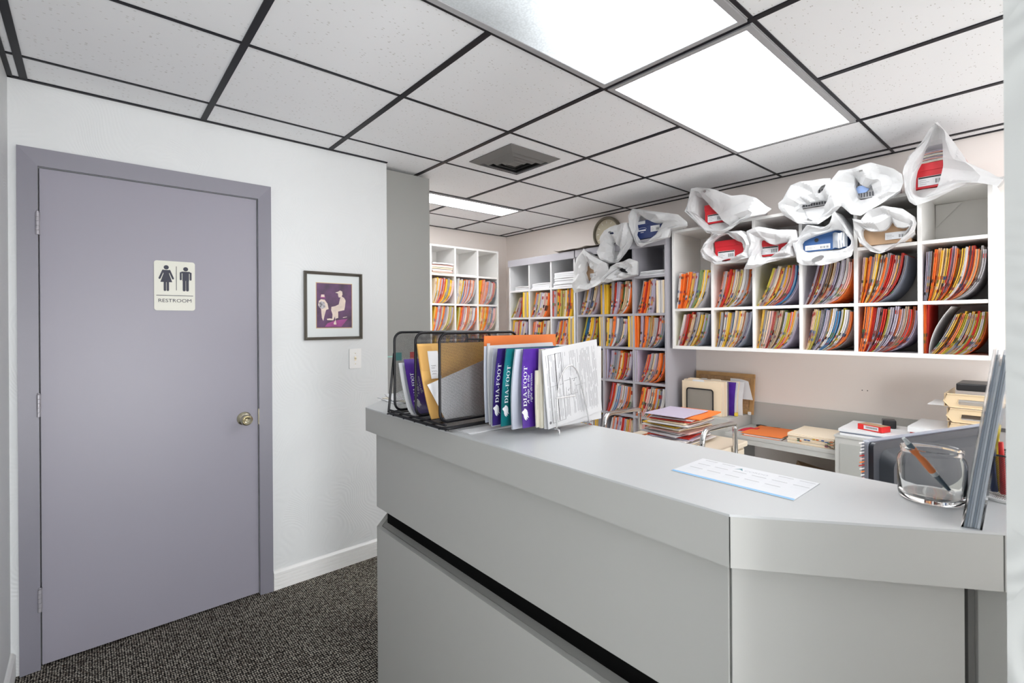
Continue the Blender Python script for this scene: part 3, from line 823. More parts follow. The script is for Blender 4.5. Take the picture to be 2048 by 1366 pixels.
o = q.build('white_envelope', smooth=60); tag(o, 'tilted white envelope in front of the golden one in the mesh sorter', 'envelope')

# loose papers under and left of the sorter
q = MB()
for k, (a, x, y, w, h) in enumerate(((-.12, .99, 1.83, .16, .20), (.10, 1.03, 1.80, .19, .22), (-.3, 1.0, 1.86, .12, .20))):
    M = Matrix.Translation((x, y, CT + .0005 + k * .003)) @ Matrix.Rotation(a, 4, 'Z')
    q.box((-w / 2, -h / 2, 0), (w / 2, h / 2, .0025), (M_PAPER, M_CREAM, M_PAPER)[k], M)
o = q.build('loose_papers'); tag(o, 'few loose papers at the far left end of the counter', 'papers')
q = MB()
for k, (a, x, y, w, h) in enumerate(((.05, .955, 1.22, .30, .20), (-.12, .96, 1.20, .28, .19))):
    M = Matrix.Translation((x, y, CT + .0003 + k * .0012)) @ Matrix.Rotation(a, 4, 'Z')
    q.box((-w / 2, -h / 2, 0), (w / 2, h / 2, .001), M_PAPER, M)
o = q.build('paper_sheet'); tag(o, 'white sheets lying flat under the right side of the mesh sorter', 'papers')

# ------------------------------------------------------------------ wire document rack with brochures and forms
r = root('wire_document_rack', (1.06, 1.09, CT))
R = .0020; zb = CT + .017
for k, y in enumerate((.952, 1.006, 1.050, 1.098, 1.145, 1.190)):
    dx = -.018 * k / 5
    q = MB()
    path = [(.992 + dx, y, zb), (.994 + dx, y, 1.165), (1.004 + dx, y, 1.225), (1.030 + dx, y, 1.258), (1.055 + dx, y, 1.262), (1.080 + dx, y, 1.243), (1.10 + dx, y, 1.195), (1.132 + dx, y, zb)]
    q.tube(smooth_path(path, .03, 4), R, M_STEEL, 8)
    if k in (0, 5): q.tube([(.988 + dx, y - .002, 1.172), (1.066 + dx, y - .002, 1.172)], R, M_STEEL)
    q.build('arch', r, smooth=60)
q = MB()
for xa, xb in ((.992, .974), (1.132, 1.114)): q.tube([(xa, .945, zb - .003), (xb, 1.20, zb - .003)], .0028, M_STEEL)
q.build('base_wire', r, smooth=60)
for (xa, ya, xb, yb) in ((.992, .950, .984, .935), (1.132, .955, 1.163, .966), (.974, 1.195, .952, 1.222), (1.114, 1.195, 1.14, 1.215)):
    q = MB(); q.tube(smooth_path([(xa, ya, zb - .003), (xb, yb, zb - .002), (xb, yb, CT + .002)], .006, 4), .0028, M_STEEL)
    q.build('foot', r, smooth=60)
tag(r, 'silver wire document rack with arches holding brochures and forms', 'document rack')

def doc(name, label, cat, x, y, z, w, h, th, m, bow=.006, lean=.006, curl=0.0, tilt=0.0, nu=8):
    def P(u, v):
        t = v / h
        return (x + u + tilt * v - curl * 0, y - bow * 0 + lean * t + bow * math.sin(PI * t) * (1 - u / w) + curl * (1 - u / w) ** 2, z + v - tilt * u)
    q = MB(); q.sheet(P, w, h, th, m, nu, 10)
    o = q.build(name, smooth=60); tag(o, label, cat)
    return o, P
zr = CT + .020
o, P = doc('file_folder', 'orange file folder sticking up at the back of the wire rack', 'folder', .905, 1.166, zr, .312, .256, .002, M_ORF, .004, .004)
q = MB(); q.grid(lambda a, b: on(P, .001)(.010 + a, .205 + b), [0, .012], [0, .028], M_PAPER); q.build('paper_tab', o)
o, P = doc('file_folder', 'pale folder just in front of the orange one in the wire rack', 'folder', .884, 1.138, zr, .29, .226, .003, M_SLV, .004, .004)
o, P = doc('paper_stack', 'white hole-punched sheets in the wire rack, left of the brochures', 'papers', .888, 1.122, zr - .004, .27, .232, .006, M_PAPER, .004, .004, tilt=-.01)
q = MB(); F = frame(on(P, .0006)(.052, .185), (1, 0, 0), (0, 0, 1)); q.lathe([(.0045, 0), (.0045, .0005)], F, M_INK, 16); q.build('punch_hole', o)
o, P = doc('plastic_sleeve', 'bluish clear sleeve left of the indigo brochure in the wire rack', 'sleeve', .880, 1.104, zr - .006, .25, .228, .003, M_SLV, .006, -.010)
o, P = doc('brochure', 'dark indigo brochure in the wire rack, partly behind the teal one', 'brochure', .872, 1.090, zr, .25, .222, .002, M_NAVB, .006, -.026)
q = MB(); dia_foot(q, P, .019, .066, .113, False); q.build('lettering', o)
o, P = doc('plastic_sleeve', 'white sleeve between the indigo and the teal brochures', 'sleeve', .894, 1.074, zr, .24, .220, .002, M_PAPER, .006, -.020)
o, P = doc('brochure', 'teal brochure in the wire rack', 'brochure', .882, 1.064, zr, .25, .222, .003, M_TEAL, .006, -.026)
q = MB(); dia_foot(q, P, .022, .066, .108, False); q.build('lettering', o)
o, P = doc('plastic_sleeve', 'clear sleeve between the teal and the violet brochures', 'sleeve', .899, 1.033, zr - .006, .25, .226, .006, M_SLV, .010, -.016)
o, P = doc('brochure', 'violet brochure in the wire rack, nearest and fully lettered', 'brochure', .912, 1.005, zr, .25, .222, .002, M_PURB, .007, -.004)
q = MB(); dia_foot(q, P, .018, .060, .113, True); q.build('lettering', o)
o, P = doc('booklet', 'small cream booklet between the violet brochure and the forms', 'booklet', .948, .988, zr, .10, .160, .004, M_CREAM, .002, .002)
q = MB()
for k in range(3): q.grid(lambda a, b, k=k: on(P, .0006)(.018 + a, .012 + k * .007 + b), [0, .006], [0, .0025], M_INKD)
for k in range(5): q.grid(lambda a, b, k=k: on(P, .0006)(.006 + k * .004 + a, .05 + b), [0, .0006], [0, .07], M_INK)
q.build('print', o)
o, P = doc('form_stack', 'cream forms behind the white printed form in the wire rack', 'forms', .958, .978, zr - .002, .245, .222, .010, M_CREAM, .003, .0)
o, P = doc('paper_stack', 'white forms directly behind the large printed form', 'forms', .964, .970, zr - .004, .248, .226, .005, M_PAPER, .002, .0, tilt=.01)
# the front form: ruled tables, lines of small print running upwards
def P(u, v): return (.969 + u * .985 - .09 * v * .0 - .10 * (v - .0) * .0 + .02 * 0 - (.024 * (v / .222)), .9615 + .0 * u, zr - .004 + v + u * .105)
q = MB(); q.sheet(P, .24, .222, .003, M_PAPER, 4, 4); o = q.build('printed_form', smooth=60)
q = MB(); A = on(P, .0004)
def bar(u0, v0, u1, v1, m): q.quad(A(u0, v0), A(u1, v0), A(u1, v1), A(u0, v1), m)
bar(.020, .012, .0216, .205, M_INKD); bar(.020, .2042, .055, .205, M_INK); bar(.0475, .014, .0500, .206, M_INKD); bar(.0730, .014, .0745, .206, M_INK)
bar(.020, .012, .075, .0128, M_INK); bar(.020, .115, .075, .1156, M_INK); bar(.050, .205, .074, .2058, M_INK)
bar(.1035, .078, .1050, .128, M_INKD); bar(.078, .122, .135, .1227, M_INK); bar(.082, .078, .135, .0786, M_INK); bar(.126, .10, .165, .1006, M_INK)
rnd = random.Random(5)
for k in range(46):
    u = .006 + k * .0049
    if min(abs(u - t) for t in (.0205, .049, .0738, .1045)) < .0016: continue
    v = .014 + rnd.random() * .01
    while v < .20:
        L_ = .02 + rnd.random() * .07
        if rnd.random() < (.6 if u < .08 else .72) and not (.08 < u < .14 and .075 < v < .13): bar(u, v, u + .0014, min(v + L_, .205), mat('pale_print_grey', (.38, .38, .40), .7))
        v += L_ + .004 + rnd.random() * .012
for (a, b) in ((.118, .118), (.092, .094)): q.tube([A(a, b), A(a + .003, b - .003), A(a + .006, b + .004)], .0004, M_INKD, 4)
F = frame(A(.010, .016), (1, 0, 0), (0, 0, 1)); q.lathe([(.0042, 0), (.0042, .0003)], F, M_INK, 16)
q.build('print', o)
tag(o, 'white printed medical form with ruled columns at the front of the wire rack', 'form')

# ------------------------------------------------------------------ calendar card
r = root('calendar_card', (.993, .437, CT))
q = MB(); q.box((.925, .319, CT + .0003), (1.06, .5555, CT + .0012), mat('bright_white_card', (.74, .75, .78), .35)); q.build('card', r)
q = MB(); zc = CT + .0013
def cb(x0, y0, x1, y1, m): q.quad(Vector((x0, y0, zc)), Vector((x1, y0, zc)), Vector((x1, y1, zc)), Vector((x0, y1, zc)), m)
cb(.9255, .3195, .934, .555, mat('sky_blue_print', (.18, .48, .80), .4))
M_PG = mat('card_grey', (.30, .30, .31), .5); M_PL = mat('card_pale_grey', (.70, .71, .74), .5)
# twelve month blocks in three rows, reading along -y
cw_ = .0385
for row, x in enumerate((1.050, 1.016, .982)):
    for c in range(6):
        yc = .545 - c * cw_
        if row == 0 and c in (2, 3): continue
        if row == 2 and c == 5: continue
        cb(x - .002, yc - .030, x, yc - .002, M_PG)
        for l_ in range(4): cb(x - .007 - l_ * .005, yc - .029, x - .0055 - l_ * .005, yc - .003, M_PL)
def fn(tx, ty): return Vector((1.030 + ty, .450 - tx, zc))
put_text(q, 'CORDO', .013, fn, mat('card_logo_grey', (.45, .46, .50), .5), width=.046)
q.add([(1.029, .470, zc), (1.046, .460, zc), (1.029, .452, zc), (1.036, .461, zc)], [(0, 3, 2, 1)], mat('card_logo_teal', (.05, .22, .26), .5))
q.build('print', r)
tag(r, 'white year calendar card with a light blue edge lying on the counter', 'calendar')

# ------------------------------------------------------------------ glass jar and pen
M_GL = glass_mat('clear_glass', (.99, .995, .99), .01, 1.25)
r = root('glass_jar', (1.112, .162, CT))
q = MB(); J = Matrix.Translation((1.112, .162, CT + .0005))
prof = [(.001, 0), (.040, 0), (.0455, .003), (.047, .010), (.0475, .066), (.0455, .074), (.0425, .079), (.0420, .083), (.0432, .085), (.0432, .0895), (.0415, .0905), (.0400, .0895), (.0398, .080), (.0428, .073), (.0445, .066), (.0443, .014), (.040, .0085), (.001, .0075)]
q.lathe(prof, J, M_GL, 48, cap0=True, cap1=True); q.build('jar', r, smooth=50)
tag(r, 'small clear glass jar holding a pen on the counter corner', 'jar')
a = Vector((1.072, .196, CT + .112)); b = Vector((1.134, .140, CT + .0125))
a = a - (a - b) * .04
q = MB(); M_PENG = mat('blue_grey_pen', (.10, .14, .17), .4); M_PENO = mat('orange_pen_grip', (.85, .22, .04), .4)
def seg(t0, t1, r0, r1, m):
    q.tube([a.lerp(b, t0), a.lerp(b, t1)], r0, m, 14, rfun=lambda t: r0 + (r1 - r0) * t)
r = root('pen', b)
for nm, t0, t1, r0, r1, m in (('pen_clip_end', 0, .10, .0028, .004, mat('clear_grey_plastic', (.55, .58, .58), .2)), ('pen_collar', .10, .19, .0045, .0048, M_PENG), ('grip', .19, .62, .0052, .0056, M_PENO),
                              ('ring', .62, .69, .0056, .005, mat('silver_plastic', (.7, .72, .72), .3)), ('barrel', .69, .985, .0048, .0030, M_PENG)):
    q = MB(); seg(t0, t1, r0, r1, m); q.build(nm, r, smooth=50)
tag(r, 'grey pen with an orange grip leaning in the glass jar', 'pen')

# ------------------------------------------------------------------ acrylic brochure holder leaning at the counter's end
r = root('acrylic_holder', (1.09, .10, CT))
M_ACR = glass_mat('clear_acrylic', (.93, .96, 1.0), .06, 1.3)
sh = Vector((.028, -.034, .268)); p0 = Vector((.993, .111, CT + .001)); p1 = Vector((.999, .088, CT + .001)); aw = Vector((.195, .012, 0))
def skew(mb, p0, p1, aw, sh, m):
    v = [p0, p1, p1 + aw, p0 + aw]; w_ = [k + sh for k in v]
    mb.add(v + w_, [(0, 3, 2, 1), (4, 5, 6, 7), (0, 1, 5, 4), (1, 2, 6, 5), (2, 3, 7, 6), (3, 0, 4, 7)], m)
u_ = (p1 - p0)
q = MB(); t = .12
skew(q, p0, p0 + u_ * t, aw, sh, M_ACR); skew(q, p1 - u_ * t, p1, aw, sh * .98, M_ACR)
skew(q, p0 + u_ * t, p1 - u_ * t, aw.normalized() * .003, sh * .93, M_ACR); q.build('holder', r)
q = MB()
for k in range(6):
    f0 = .16 + k * .115
    skew(q, p0 + u_ * f0 + aw * .03, p0 + u_ * (f0 + .10) + aw * .03, aw * .94, sh * (.97 - .03 * (k % 3)), mat('slate_leaflet_%d' % (k % 3), ((.30, .34, .39), (.46, .49, .53), (.66, .68, .70))[k % 3], .3))
q.build('leaflets', r)
tag(r, 'clear acrylic leaflet holder leaning at the right end of the counter', 'holder')
# pen cup behind it
r = root('pen_cup', (1.205, .074, CT))
q = MB(); q.lathe([(.026, 0), (.028, .0005), (.031, .075), (.0295, .075), (.0265, .004), (.001, .004)], Matrix.Translation((1.205, .074, CT + .006)), M_MESH, 28, cap0=False); q.build('cup_wall', r, smooth=40)
q = MB(); q.lathe([(.031, 0), (.031, .004), (.027, .006)], Matrix.Translation((1.205, .074, CT + .0005)), M_WPL, 28); q.build('cup_base', r)
q = MB(); q.tube([(1.205 + .031 * math.cos(2 * PI * k / 24), .074 + .031 * math.sin(2 * PI * k / 24), CT + .081) for k in range(24)], .0016, M_BLKPL, 6, closed=True); q.build('rim', r)
tag(r, 'black mesh pen cup at the far right end of the counter', 'pen cup')
for nm, lab, dx, dyy, tx, ty, c, L_ in (('marker', 'yellow marker in the black mesh pen cup', 0, .01, .004, .012, (.85, .62, .02), .12), ('marker', 'red capped marker in the black mesh pen cup', -.01, .004, -.004, .008, (.65, .02, .02), .09),
                               ('pen', 'dark blue pen in the black mesh pen cup', -.004, .016, -.006, .020, (.03, .06, .20), .14), ('marker', 'coral highlighter in the black mesh pen cup', .012, -.006, .01, -.004, (.85, .28, .16), .125)):
    q = MB(); q.tube([(1.205 + dx, .074 + dyy, CT + .012), (1.205 + dx + tx, .074 + dyy + ty * .4, CT + .012 + L_)], .005, mat(lab[:8] + 'plastic', c, .4), 10, rfun=lambda t: .005 if t < .5 else .0035)
    tag(q.build(nm, smooth=50), lab, 'pen')
q = MB(); q.box((-.002, -.05, 0), (.002, .05, .15), M_PAPER, Matrix.Translation((1.262, .055, CT + .002)) @ Matrix.Rotation(.1, 4, 'Y'))
q.box((-.0035, .012, .105), (-.0025, .040, .112), M_INK, Matrix.Translation((1.262, .055, CT + .002)) @ Matrix.Rotation(.1, 4, 'Y'))
tag(q.build('paper_card'), 'white upright card behind the black mesh pen cup', 'card')
# ================================================================== SHELVING UNITS
# local axes of a unit: x = to the right as seen from the front, y = depth, z = up
def shelf_unit(loc, rz, xs, depth, z0, z1, shelves, m, label, th=.018, skip=(), backm=None, kick=0, fascia=None):
    r = root('file_shelf', loc, rz)
    W = xs[-1]; h = th / 2
    for k, x in enumerate(xs):
        a, b = (x - h, x + h)
        if k == 0: a, b = x, x + th
        if k == len(xs) - 1: a, b = x - th, x
        nm = 'side_panel' if k in (0, len(xs) - 1) else 'divider'
        bxo(nm, (a, 0 if 'side' in nm else .002, z0), (b, depth, z1), m, r, bevel=.001, world=False)
    bxo('top_board', (th, 0, z1 - th), (W - th, depth, z1), m, r, world=False)
    bxo('bottom_board', (th, 0, z0 + kick), (W - th, depth, z0 + kick + .022), m, r, world=False)
    for z in shelves:
        for c in range(len(xs) - 1):
            if (z, c) in skip: continue
            a = xs[c] + (th if c == 0 else h); b = xs[c + 1] - (th if c == len(xs) - 2 else h)
            bxo('shelf', (a, .003, z - h), (b, depth - .008, z + h), m, r, bevel=.0008, world=False)
    bxo('back_panel', (th, depth - .006, z0 + kick + .02), (W - th, depth, z1 - th), backm or m, r, world=False)
    if fascia:
        bxo('fascia', (0, -.012, z1 - fascia[0]), (W, 0, z1 + .004), fascia[1], r, world=False)
    tag(r, label, 'shelf')
    return r
RZ = -PI / 2
XF = 3.18
HY = 1.892
HX = [0, .299, .571, .841, 1.115, 1.388, 1.655]
H_Z0, H_Z1 = 1.196, 2.046
ru = shelf_unit((XF, HY, 0), RZ, HX, XW - XF - .002, H_Z0, H_Z1, [1.475, 1.780], M_SHW, 'white wall-hung cubby shelf packed with files and shoe-box bags', skip={(1.780, 0)})
q = MB(); q.prism([(1.40, 1.90), (1.40, 2.025), (1.51, 2.025)][::-1], frame((0, .376, 0), (1, 0, 0), (0, 0, 1)), .004, M_SHW)
q.build('cardboard_corner', ru, world=False)
AX = [0, .288, .578, .868]
A_Y = 2.788
A_SH = [.40, .662, .925, 1.187, 1.447, 1.730]
shelf_unit((3.155, A_Y, 0), RZ, AX, XW - 3.155 - .002, 0, 2.006, A_SH, M_SHG, 'tall lavender grey cubby shelf right of the torn paper, files below bags', kick=.08, fascia=(.055, M_SHG), backm=M_SHG2)
B_Y = 3.672
shelf_unit((3.155, B_Y, 0), RZ, [0, .290, .580, .872], XW - 3.155 - .002, 0, 2.004, [.40, .662, .925, 1.187, 1.435, 1.700], M_SHG2, 'tall pale grey cubby shelf in the far corner with torn paper on top', kick=.08, fascia=(.060, M_SHG))
CX0 = 2.108
CXS = [0, .270, .540, .810, 1.075]
C_SH = [.49, .76, 1.03, 1.305, 1.570, 1.850]
shelf_unit((CX0, 3.868, 0), 0, CXS, YB - 3.868 - .002, 0, 2.128, C_SH, M_SHW, 'white cubby shelf on the far back wall with files', kick=.08)
# torn cover paper lying on the two tall units
q = MB()
rnd = random.Random(3)
def tp(u, v): return (3.150 + v - .012 * (1 if v < .01 else 0) * (u > .1), 3.02 - u, 2.0125 + .016 * noise.noise(Vector((u * 9, v * 9, 2))) * (1 if v < .12 else .3) + .012)
q.sheet(lambda u, v: tp(u, v - .03 - .02 * noise.noise(Vector((u * 13, 0, 0)))), .62, .40, .001, mat('torn_tan_paper', (.52, .46, .42), .7), 30, 10)
tag(q.build('torn_paper', smooth=70), 'torn tan cover paper lying on top of the tall grey shelves', 'paper')

# ------------------------------------------------------------------ file folders
FC = {
 'lavender': (.47, .42, .53), 'manila': (.76, .62, .42), 'white': (.70, .68, .67), 'yellow': (.82, .52, .04), 'orange': (.85, .20, .03),
 'red': (.62, .04, .025), 'pink': (.74, .46, .42), 'olive': (.52, .44, .06), 'slate': (.22, .24, .30), 'blue': (.04, .20, .42), 'grey': (.42, .40, .42), 'green': (.20, .34, .12), 'tan': (.60, .44, .28)}
FM = {k: mat('folder_' + k, v, .6) for k, v in FC.items()}
M_PGS = [mat('page_white_shaded', (.58, .56, .55), .8), mat('page_cream_shaded', (.48, .39, .28), .8), mat('page_grey_shaded', (.26, .235, .26), .8)]  # page tones darkened to carry the shade between the covers
M_LB = [mat('label_%d' % i, c, .5) for i, c in enumerate(((.42, .02, .015), (.03, .10, .30), (.05, .18, .06), (.70, .68, .65), (.60, .14, .02), (.02, .015, .02), (.55, .34, .03), (.22, .05, .10), (.03, .02, .02), (.30, .04, .03)))]
WEIGHTS = [('lavender', 17), ('manila', 13), ('white', 13), ('yellow', 14), ('orange', 14), ('red', 9), ('pink', 7), ('olive', 5), ('grey', 8), ('slate', 3), ('tan', 4), ('green', 1), ('blue', 1.2)]

def folder_geom(q, c0, c1, y0, depth, col, rnd, M=I4, labels=True, seg=15):
    """c0(t), c1(t): the left and right edge curves (x,z), t from the bottom 0 to the top 1"""
    cm = FM[col]; pg = rnd.choice([M_PGS[0], M_PGS[0], M_PGS[1], M_PGS[2]])
    ws = (0, .20, .23, .46, .48, .54, .56, .78, .81, 1); NW = 10; rec = .003 + .008 * rnd.random()
    fr = []
    for j in range(seg + 1):
        t = j / seg; a = c0(t); b = c1(t)
        row = []
        for w_ in ws:
            dy = 0 if w_ < .21 or w_ > .80 else (rec + .02 if .47 < w_ < .55 else rec)
            row.append(M @ Vector((a[0] + (b[0] - a[0]) * w_, y0 + dy + .002 * math.sin(5 * t + y0 * 900), a[1] + (b[1] - a[1]) * w_)))
        fr.append(row)
    o = len(q.v)
    for row in fr: q.v += row
    lab = {}
    if labels:
        j = 1 + int(rnd.random() * 3)
        while j < seg * .48:
            if rnd.random() < .5: lab[j] = rnd.choice(M_LB)
            j += 1
        if rnd.random() < .2: lab[seg - 2] = M_LB[0]
        elif rnd.random() < .12: lab[seg - 2] = rnd.choice(M_LB)
    pages = rnd.random() < .72
    for j in range(seg):
        for k in range(9):
            m_ = pg if (pages and 1 < k < 7) else cm
            if j in lab and k in (0, 1, 8): m_ = lab[j]
            q.f.append([o + j * NW + k, o + j * NW + k + 1, o + (j + 1) * NW + k + 1, o + (j + 1) * NW + k]); q.m.append(q.mi(m_))
    # sides, top, bottom
    o2 = len(q.v)
    for j in range(seg + 1):
        t = j / seg
        for c in (c0(t), c1(t)): q.v.append(M @ Vector((c[0], y0 + depth, c[1])))
    mi = q.mi(cm); mp = q.mi(pg)
    for j in range(seg):
        q.f.append([o + j * NW, o + (j + 1) * NW, o2 + (j + 1) * 2, o2 + j * 2]); q.m.append(mi)
        q.f.append([o + j * NW + NW - 1, o2 + j * 2 + 1, o2 + (j + 1) * 2 + 1, o + (j + 1) * NW + NW - 1]); q.m.append(mi)
        q.f.append([o2 + j * 2, o2 + (j + 1) * 2, o2 + (j + 1) * 2 + 1, o2 + j * 2 + 1]); q.m.append(mi)
    j = seg; q.f.append([o + j * NW + k for k in range(NW)] + [o2 + j * 2 + 1, o2 + j * 2]); q.m.append(mp if pages else mi)
    q.f.append([o2, o2 + 1] + [o + k for k in range(NW - 1, -1, -1)]); q.m.append(mi)

def fan(x0, x1, z, spec, rnd):
    """spec: (top_left, top_right, foot_left, foot_right, height, count, bend); fractions of the clear width. Yields (c0,c1,h)"""
    tl, tr, bl, br, h, n, bend = spec
    W = x1 - x0 - .004; x0 = x0 + .002
    cuts = [0.0]
    for i in range(n): cuts.append(cuts[-1] + .45 + rnd.random() * 1.1)
    cuts = [c / cuts[-1] for c in cuts]
    hs = [h * (.935 + .10 * rnd.random()) for _ in range(n)]
    def curve(u, hh):
        xt = x0 + W * (tl + (tr - tl) * u); xb = x0 + W * (bl + (br - bl) * u); L_ = xt - xb
        k = max(0, min(1, bend * (.25 + .75 * u)))
        p1 = (xb + L_ * (.33 + .47 * k), hh * (.33 - .20 * k)); p2 = (xb + L_ * (.66 + .38 * k), hh * (.66 - .12 * k))
        vert = math.sqrt(max(.25, 1 - (L_ / hh) ** 2)) if hh else 1
        def c(t):
            s_ = 1 - t
            x = s_ ** 3 * xb + 3 * s_ * s_ * t * p1[0] + 3 * s_ * t * t * p2[0] + t ** 3 * xt
            y = 3 * s_ * s_ * t * p1[1] + 3 * s_ * t * t * p2[1] + t ** 3 * hh
            return (min(x, x0 + W), z + .0008 + y * (vert * .4 + .6))
        return c
    for i in range(n):
        u0 = cuts[i]; u1 = cuts[i + 1] - (cuts[i + 1] - cuts[i]) * (.06 + .16 * rnd.random())
        yield curve(u0, hs[i]), curve(u1, hs[i]), hs[i], i

ORD = 'first second third fourth fifth sixth seventh eighth ninth tenth eleventh twelfth thirteenth fourteenth fifteenth sixteenth seventeenth eighteenth nineteenth twentieth'.split()
def pick(rnd, last):
    for _ in range(6):
        x = rnd.random() * sum(w for _, w in WEIGHTS)
        for k, w in WEIGHTS:
            x -= w
            if x <= 0: break
        if k != last: return k
    return k

def fill_cell(unit_loc, rz, x0, x1, z, spec, seed, where, group, cols=None, depth=.29, over=0.0):
    rnd = random.Random(seed); last = None
    for c0, c1, h, i in fan(x0, x1, z, spec, rnd):
        col = cols[i] if cols and i < len(cols) and cols[i] else pick(rnd, last); last = col
        if i == spec[5] - 1 and not (cols and i < len(cols)): col = rnd.choice(['lavender', 'grey', 'white', 'orange', 'slate'])
        q = MB()
        y0 = .004 + .04 * rnd.random() ** 1.6 - over
        folder_geom(q, c0, c1, y0, depth, col, rnd)
        cx = (c0(0)[0] + c1(0)[0]) / 2
        off = Vector((cx, y0, z))
        q.v = [p - off for p in q.v]
        me_o = q.build('file_folder', None)
        me = me_o.data
        # move origin to the folder's own foot, turned with the shelf
        delta = me_o.location.copy()
        for v in me.vertices: v.co += delta
        R_ = Matrix.Rotation(rz, 4, 'Z')
        me_o.location = Vector(unit_loc) + R_ @ off
        me_o.rotation_euler = (0, 0, rz)
        tag(me_o, '%s file folder, %s from left in the %s' % (col, ORD[i], where), 'folder', group)

L3 = Vector((XF, HY, 0))
h = .009
def cell(xs, c, n): return xs[c] + (.018 if c == 0 else h), xs[c + 1] - (.018 if c == n - 1 else h)
CN = ['first', 'second', 'third', 'fourth', 'fifth', 'sixth']
#        top_l top_r foot_l foot_r height n bend
LOW = [(.22, .98, .02, .62, .236, 16, .6), (.14, 1, .02, .60, .240, 17, .7), (.16, 1, .01, .58, .240, 17, .7), (.16, 1, .01, .50, .242, 18, .9),
       (.12, 1, .01, .48, .245, 18, .95), (.02, 1, 0, .60, .225, 17, 1.0)]
UP = [(.14, 1, .05, .66, .258, 15, .6), (.24, .98, .02, .52, .250, 17, .9), (.42, 1, .02, .48, .248, 16, .95), (.32, 1, .03, .50, .258, 17, .95),
      (.10, .84, .01, .34, .258, 18, .8), (.06, .99, .01, .50, .258, 20, .95)]
COLS_LOW = {0: ['olive', 'white', 'pink'], 2: ['yellow'], 3: ['pink', 'manila', 'olive', 'lavender', 'slate', 'blue'], 4: ['orange', 'orange', 'red', 'white', 'lavender', 'tan']}
for c in range(6):
    x0, x1 = cell(HX, c, 6)
    if c < 5:
        fill_cell(L3, RZ, x0, x1, H_Z0 + .022, LOW[c], 100 + c, 'bottom-row %s cubby of the white wall shelf' % CN[c], 'folders in the %s bottom cubby of the wall shelf' % CN[c], COLS_LOW.get(c))
    fill_cell(L3, RZ, x0, x1, 1.484, UP[c], 200 + c, 'upper-row %s cubby of the white wall shelf' % CN[c], 'folders in the %s upper cubby of the wall shelf' % CN[c],
              {0: ['grey', 'white', 'orange', 'orange', None, 'orange'], 2: ['olive'], 4: ['pink', 'yellow', 'white', 'orange'] + [None] * 12 + ['lavender'], 3: ['lavender', 'red', 'orange', 'olive']}.get(c), over=.02 if c == 0 else 0)
# sixth bottom cubby: a bent white divider folder, then strongly slumped files
x0, x1 = cell(HX, 5, 6)
fill_cell(L3, RZ, x0, x0 + .022, H_Z0 + .022, (0, 1, 0, .8, .25, 2, 0), 105, 'bottom-row last cubby of the wall shelf', 'folders in the sixth bottom cubby of the wall shelf', ['orange', 'red'])
fill_cell(L3, RZ, x0 + .024, x1, H_Z0 + .022, (.46, 1.0, 0, .62, .215, 17, .8), 106, 'bottom-row slumped pile at the shelf end', 'folders in the sixth bottom cubby of the wall shelf', ['grey', 'yellow', 'olive', 'lavender'])
q = MB(); _R = Matrix.Translation(L3) @ Matrix.Rotation(RZ, 4, 'Z')
def P(u, v): return _R @ Vector((HX[5] + .034 + .085 * (v / .235) ** 2 * (1 if v > 0 else 0) + .02 * u, .012 + u, H_Z0 + .0225 + v))
q.sheet(P, .27, .235, .0015, FM['white'], 4, 12)
tag(q.build('divider_sheet', smooth=60), 'white bent divider sheet at the left of the slumped pile', 'sheet')
LA = Vector((3.155, A_Y, 0))
ASP = [(.30, 1, .02, .62, .245, 9, .5), (.02, 1, .02, .62, .250, 12, .95), (.34, 1, .02, .80, .250, 12, .5),
       (.34, .95, .0, .60, .240, 9, .8), (.06, 1, .02, .55, .235, 13, 1), (.06, 1, .02, .55, .240, 12, 1),
       (0, .9, 0, .8, .23, 8, .3), (.16, 1, .02, .66, .228, 12, .9), (.34, 1, .02, .55, .228, 12, 1)]
BOARDS = {0: ('yellow', .93, 1.0), 1: ('yellow', .0, .10), 2: ('manila', .72, .98), 3: ('yellow', .86, 1.0), 4: ('yellow', .84, 1.0), 5: ('orange', .0, .12), 7: ('lavender', .0, .10), 8: ('lavender', .0, .10)}
def board(loc, rz, x0, x1, z, b, lab, group, rnd):
    W = x1 - x0; a, c = x0 + W * b[1], x0 + W * b[2]; q = MB()
    lean = .012 * (rnd.random() - .3) if b[1] > .0 else .0
    folder_geom(q, lambda t: (a + .001 + lean * t * 0, .0008 + .240 * t), lambda t: (c - .001, .0008 + .240 * t), 0, .29, b[0], rnd, I4, False, 6)
    q.v = [p - Vector((a, 0, 0)) for p in q.v]
    o = q.build('file_folder'); d = o.location.copy()
    for v in o.data.vertices: v.co += d
    o.location = Vector(loc) + Matrix.Rotation(rz, 4, 'Z') @ Vector((a, .006, z)); o.rotation_euler = (0, 0, rz)
    tag(o, lab, 'folder', group)
k = 0; nA = 0
ACOL = {1: ['yellow', 'lavender', 'grey', 'orange', 'red'], 2: ['white', 'grey', 'orange', 'red', 'manila', 'red', 'orange', 'manila', 'manila', None, 'lavender', 'lavender'],
        4: ['yellow', 'yellow', 'white', 'red'], 5: ['slate', 'lavender', 'orange', 'orange', 'grey'], 7: ['lavender', 'lavender', 'slate']}
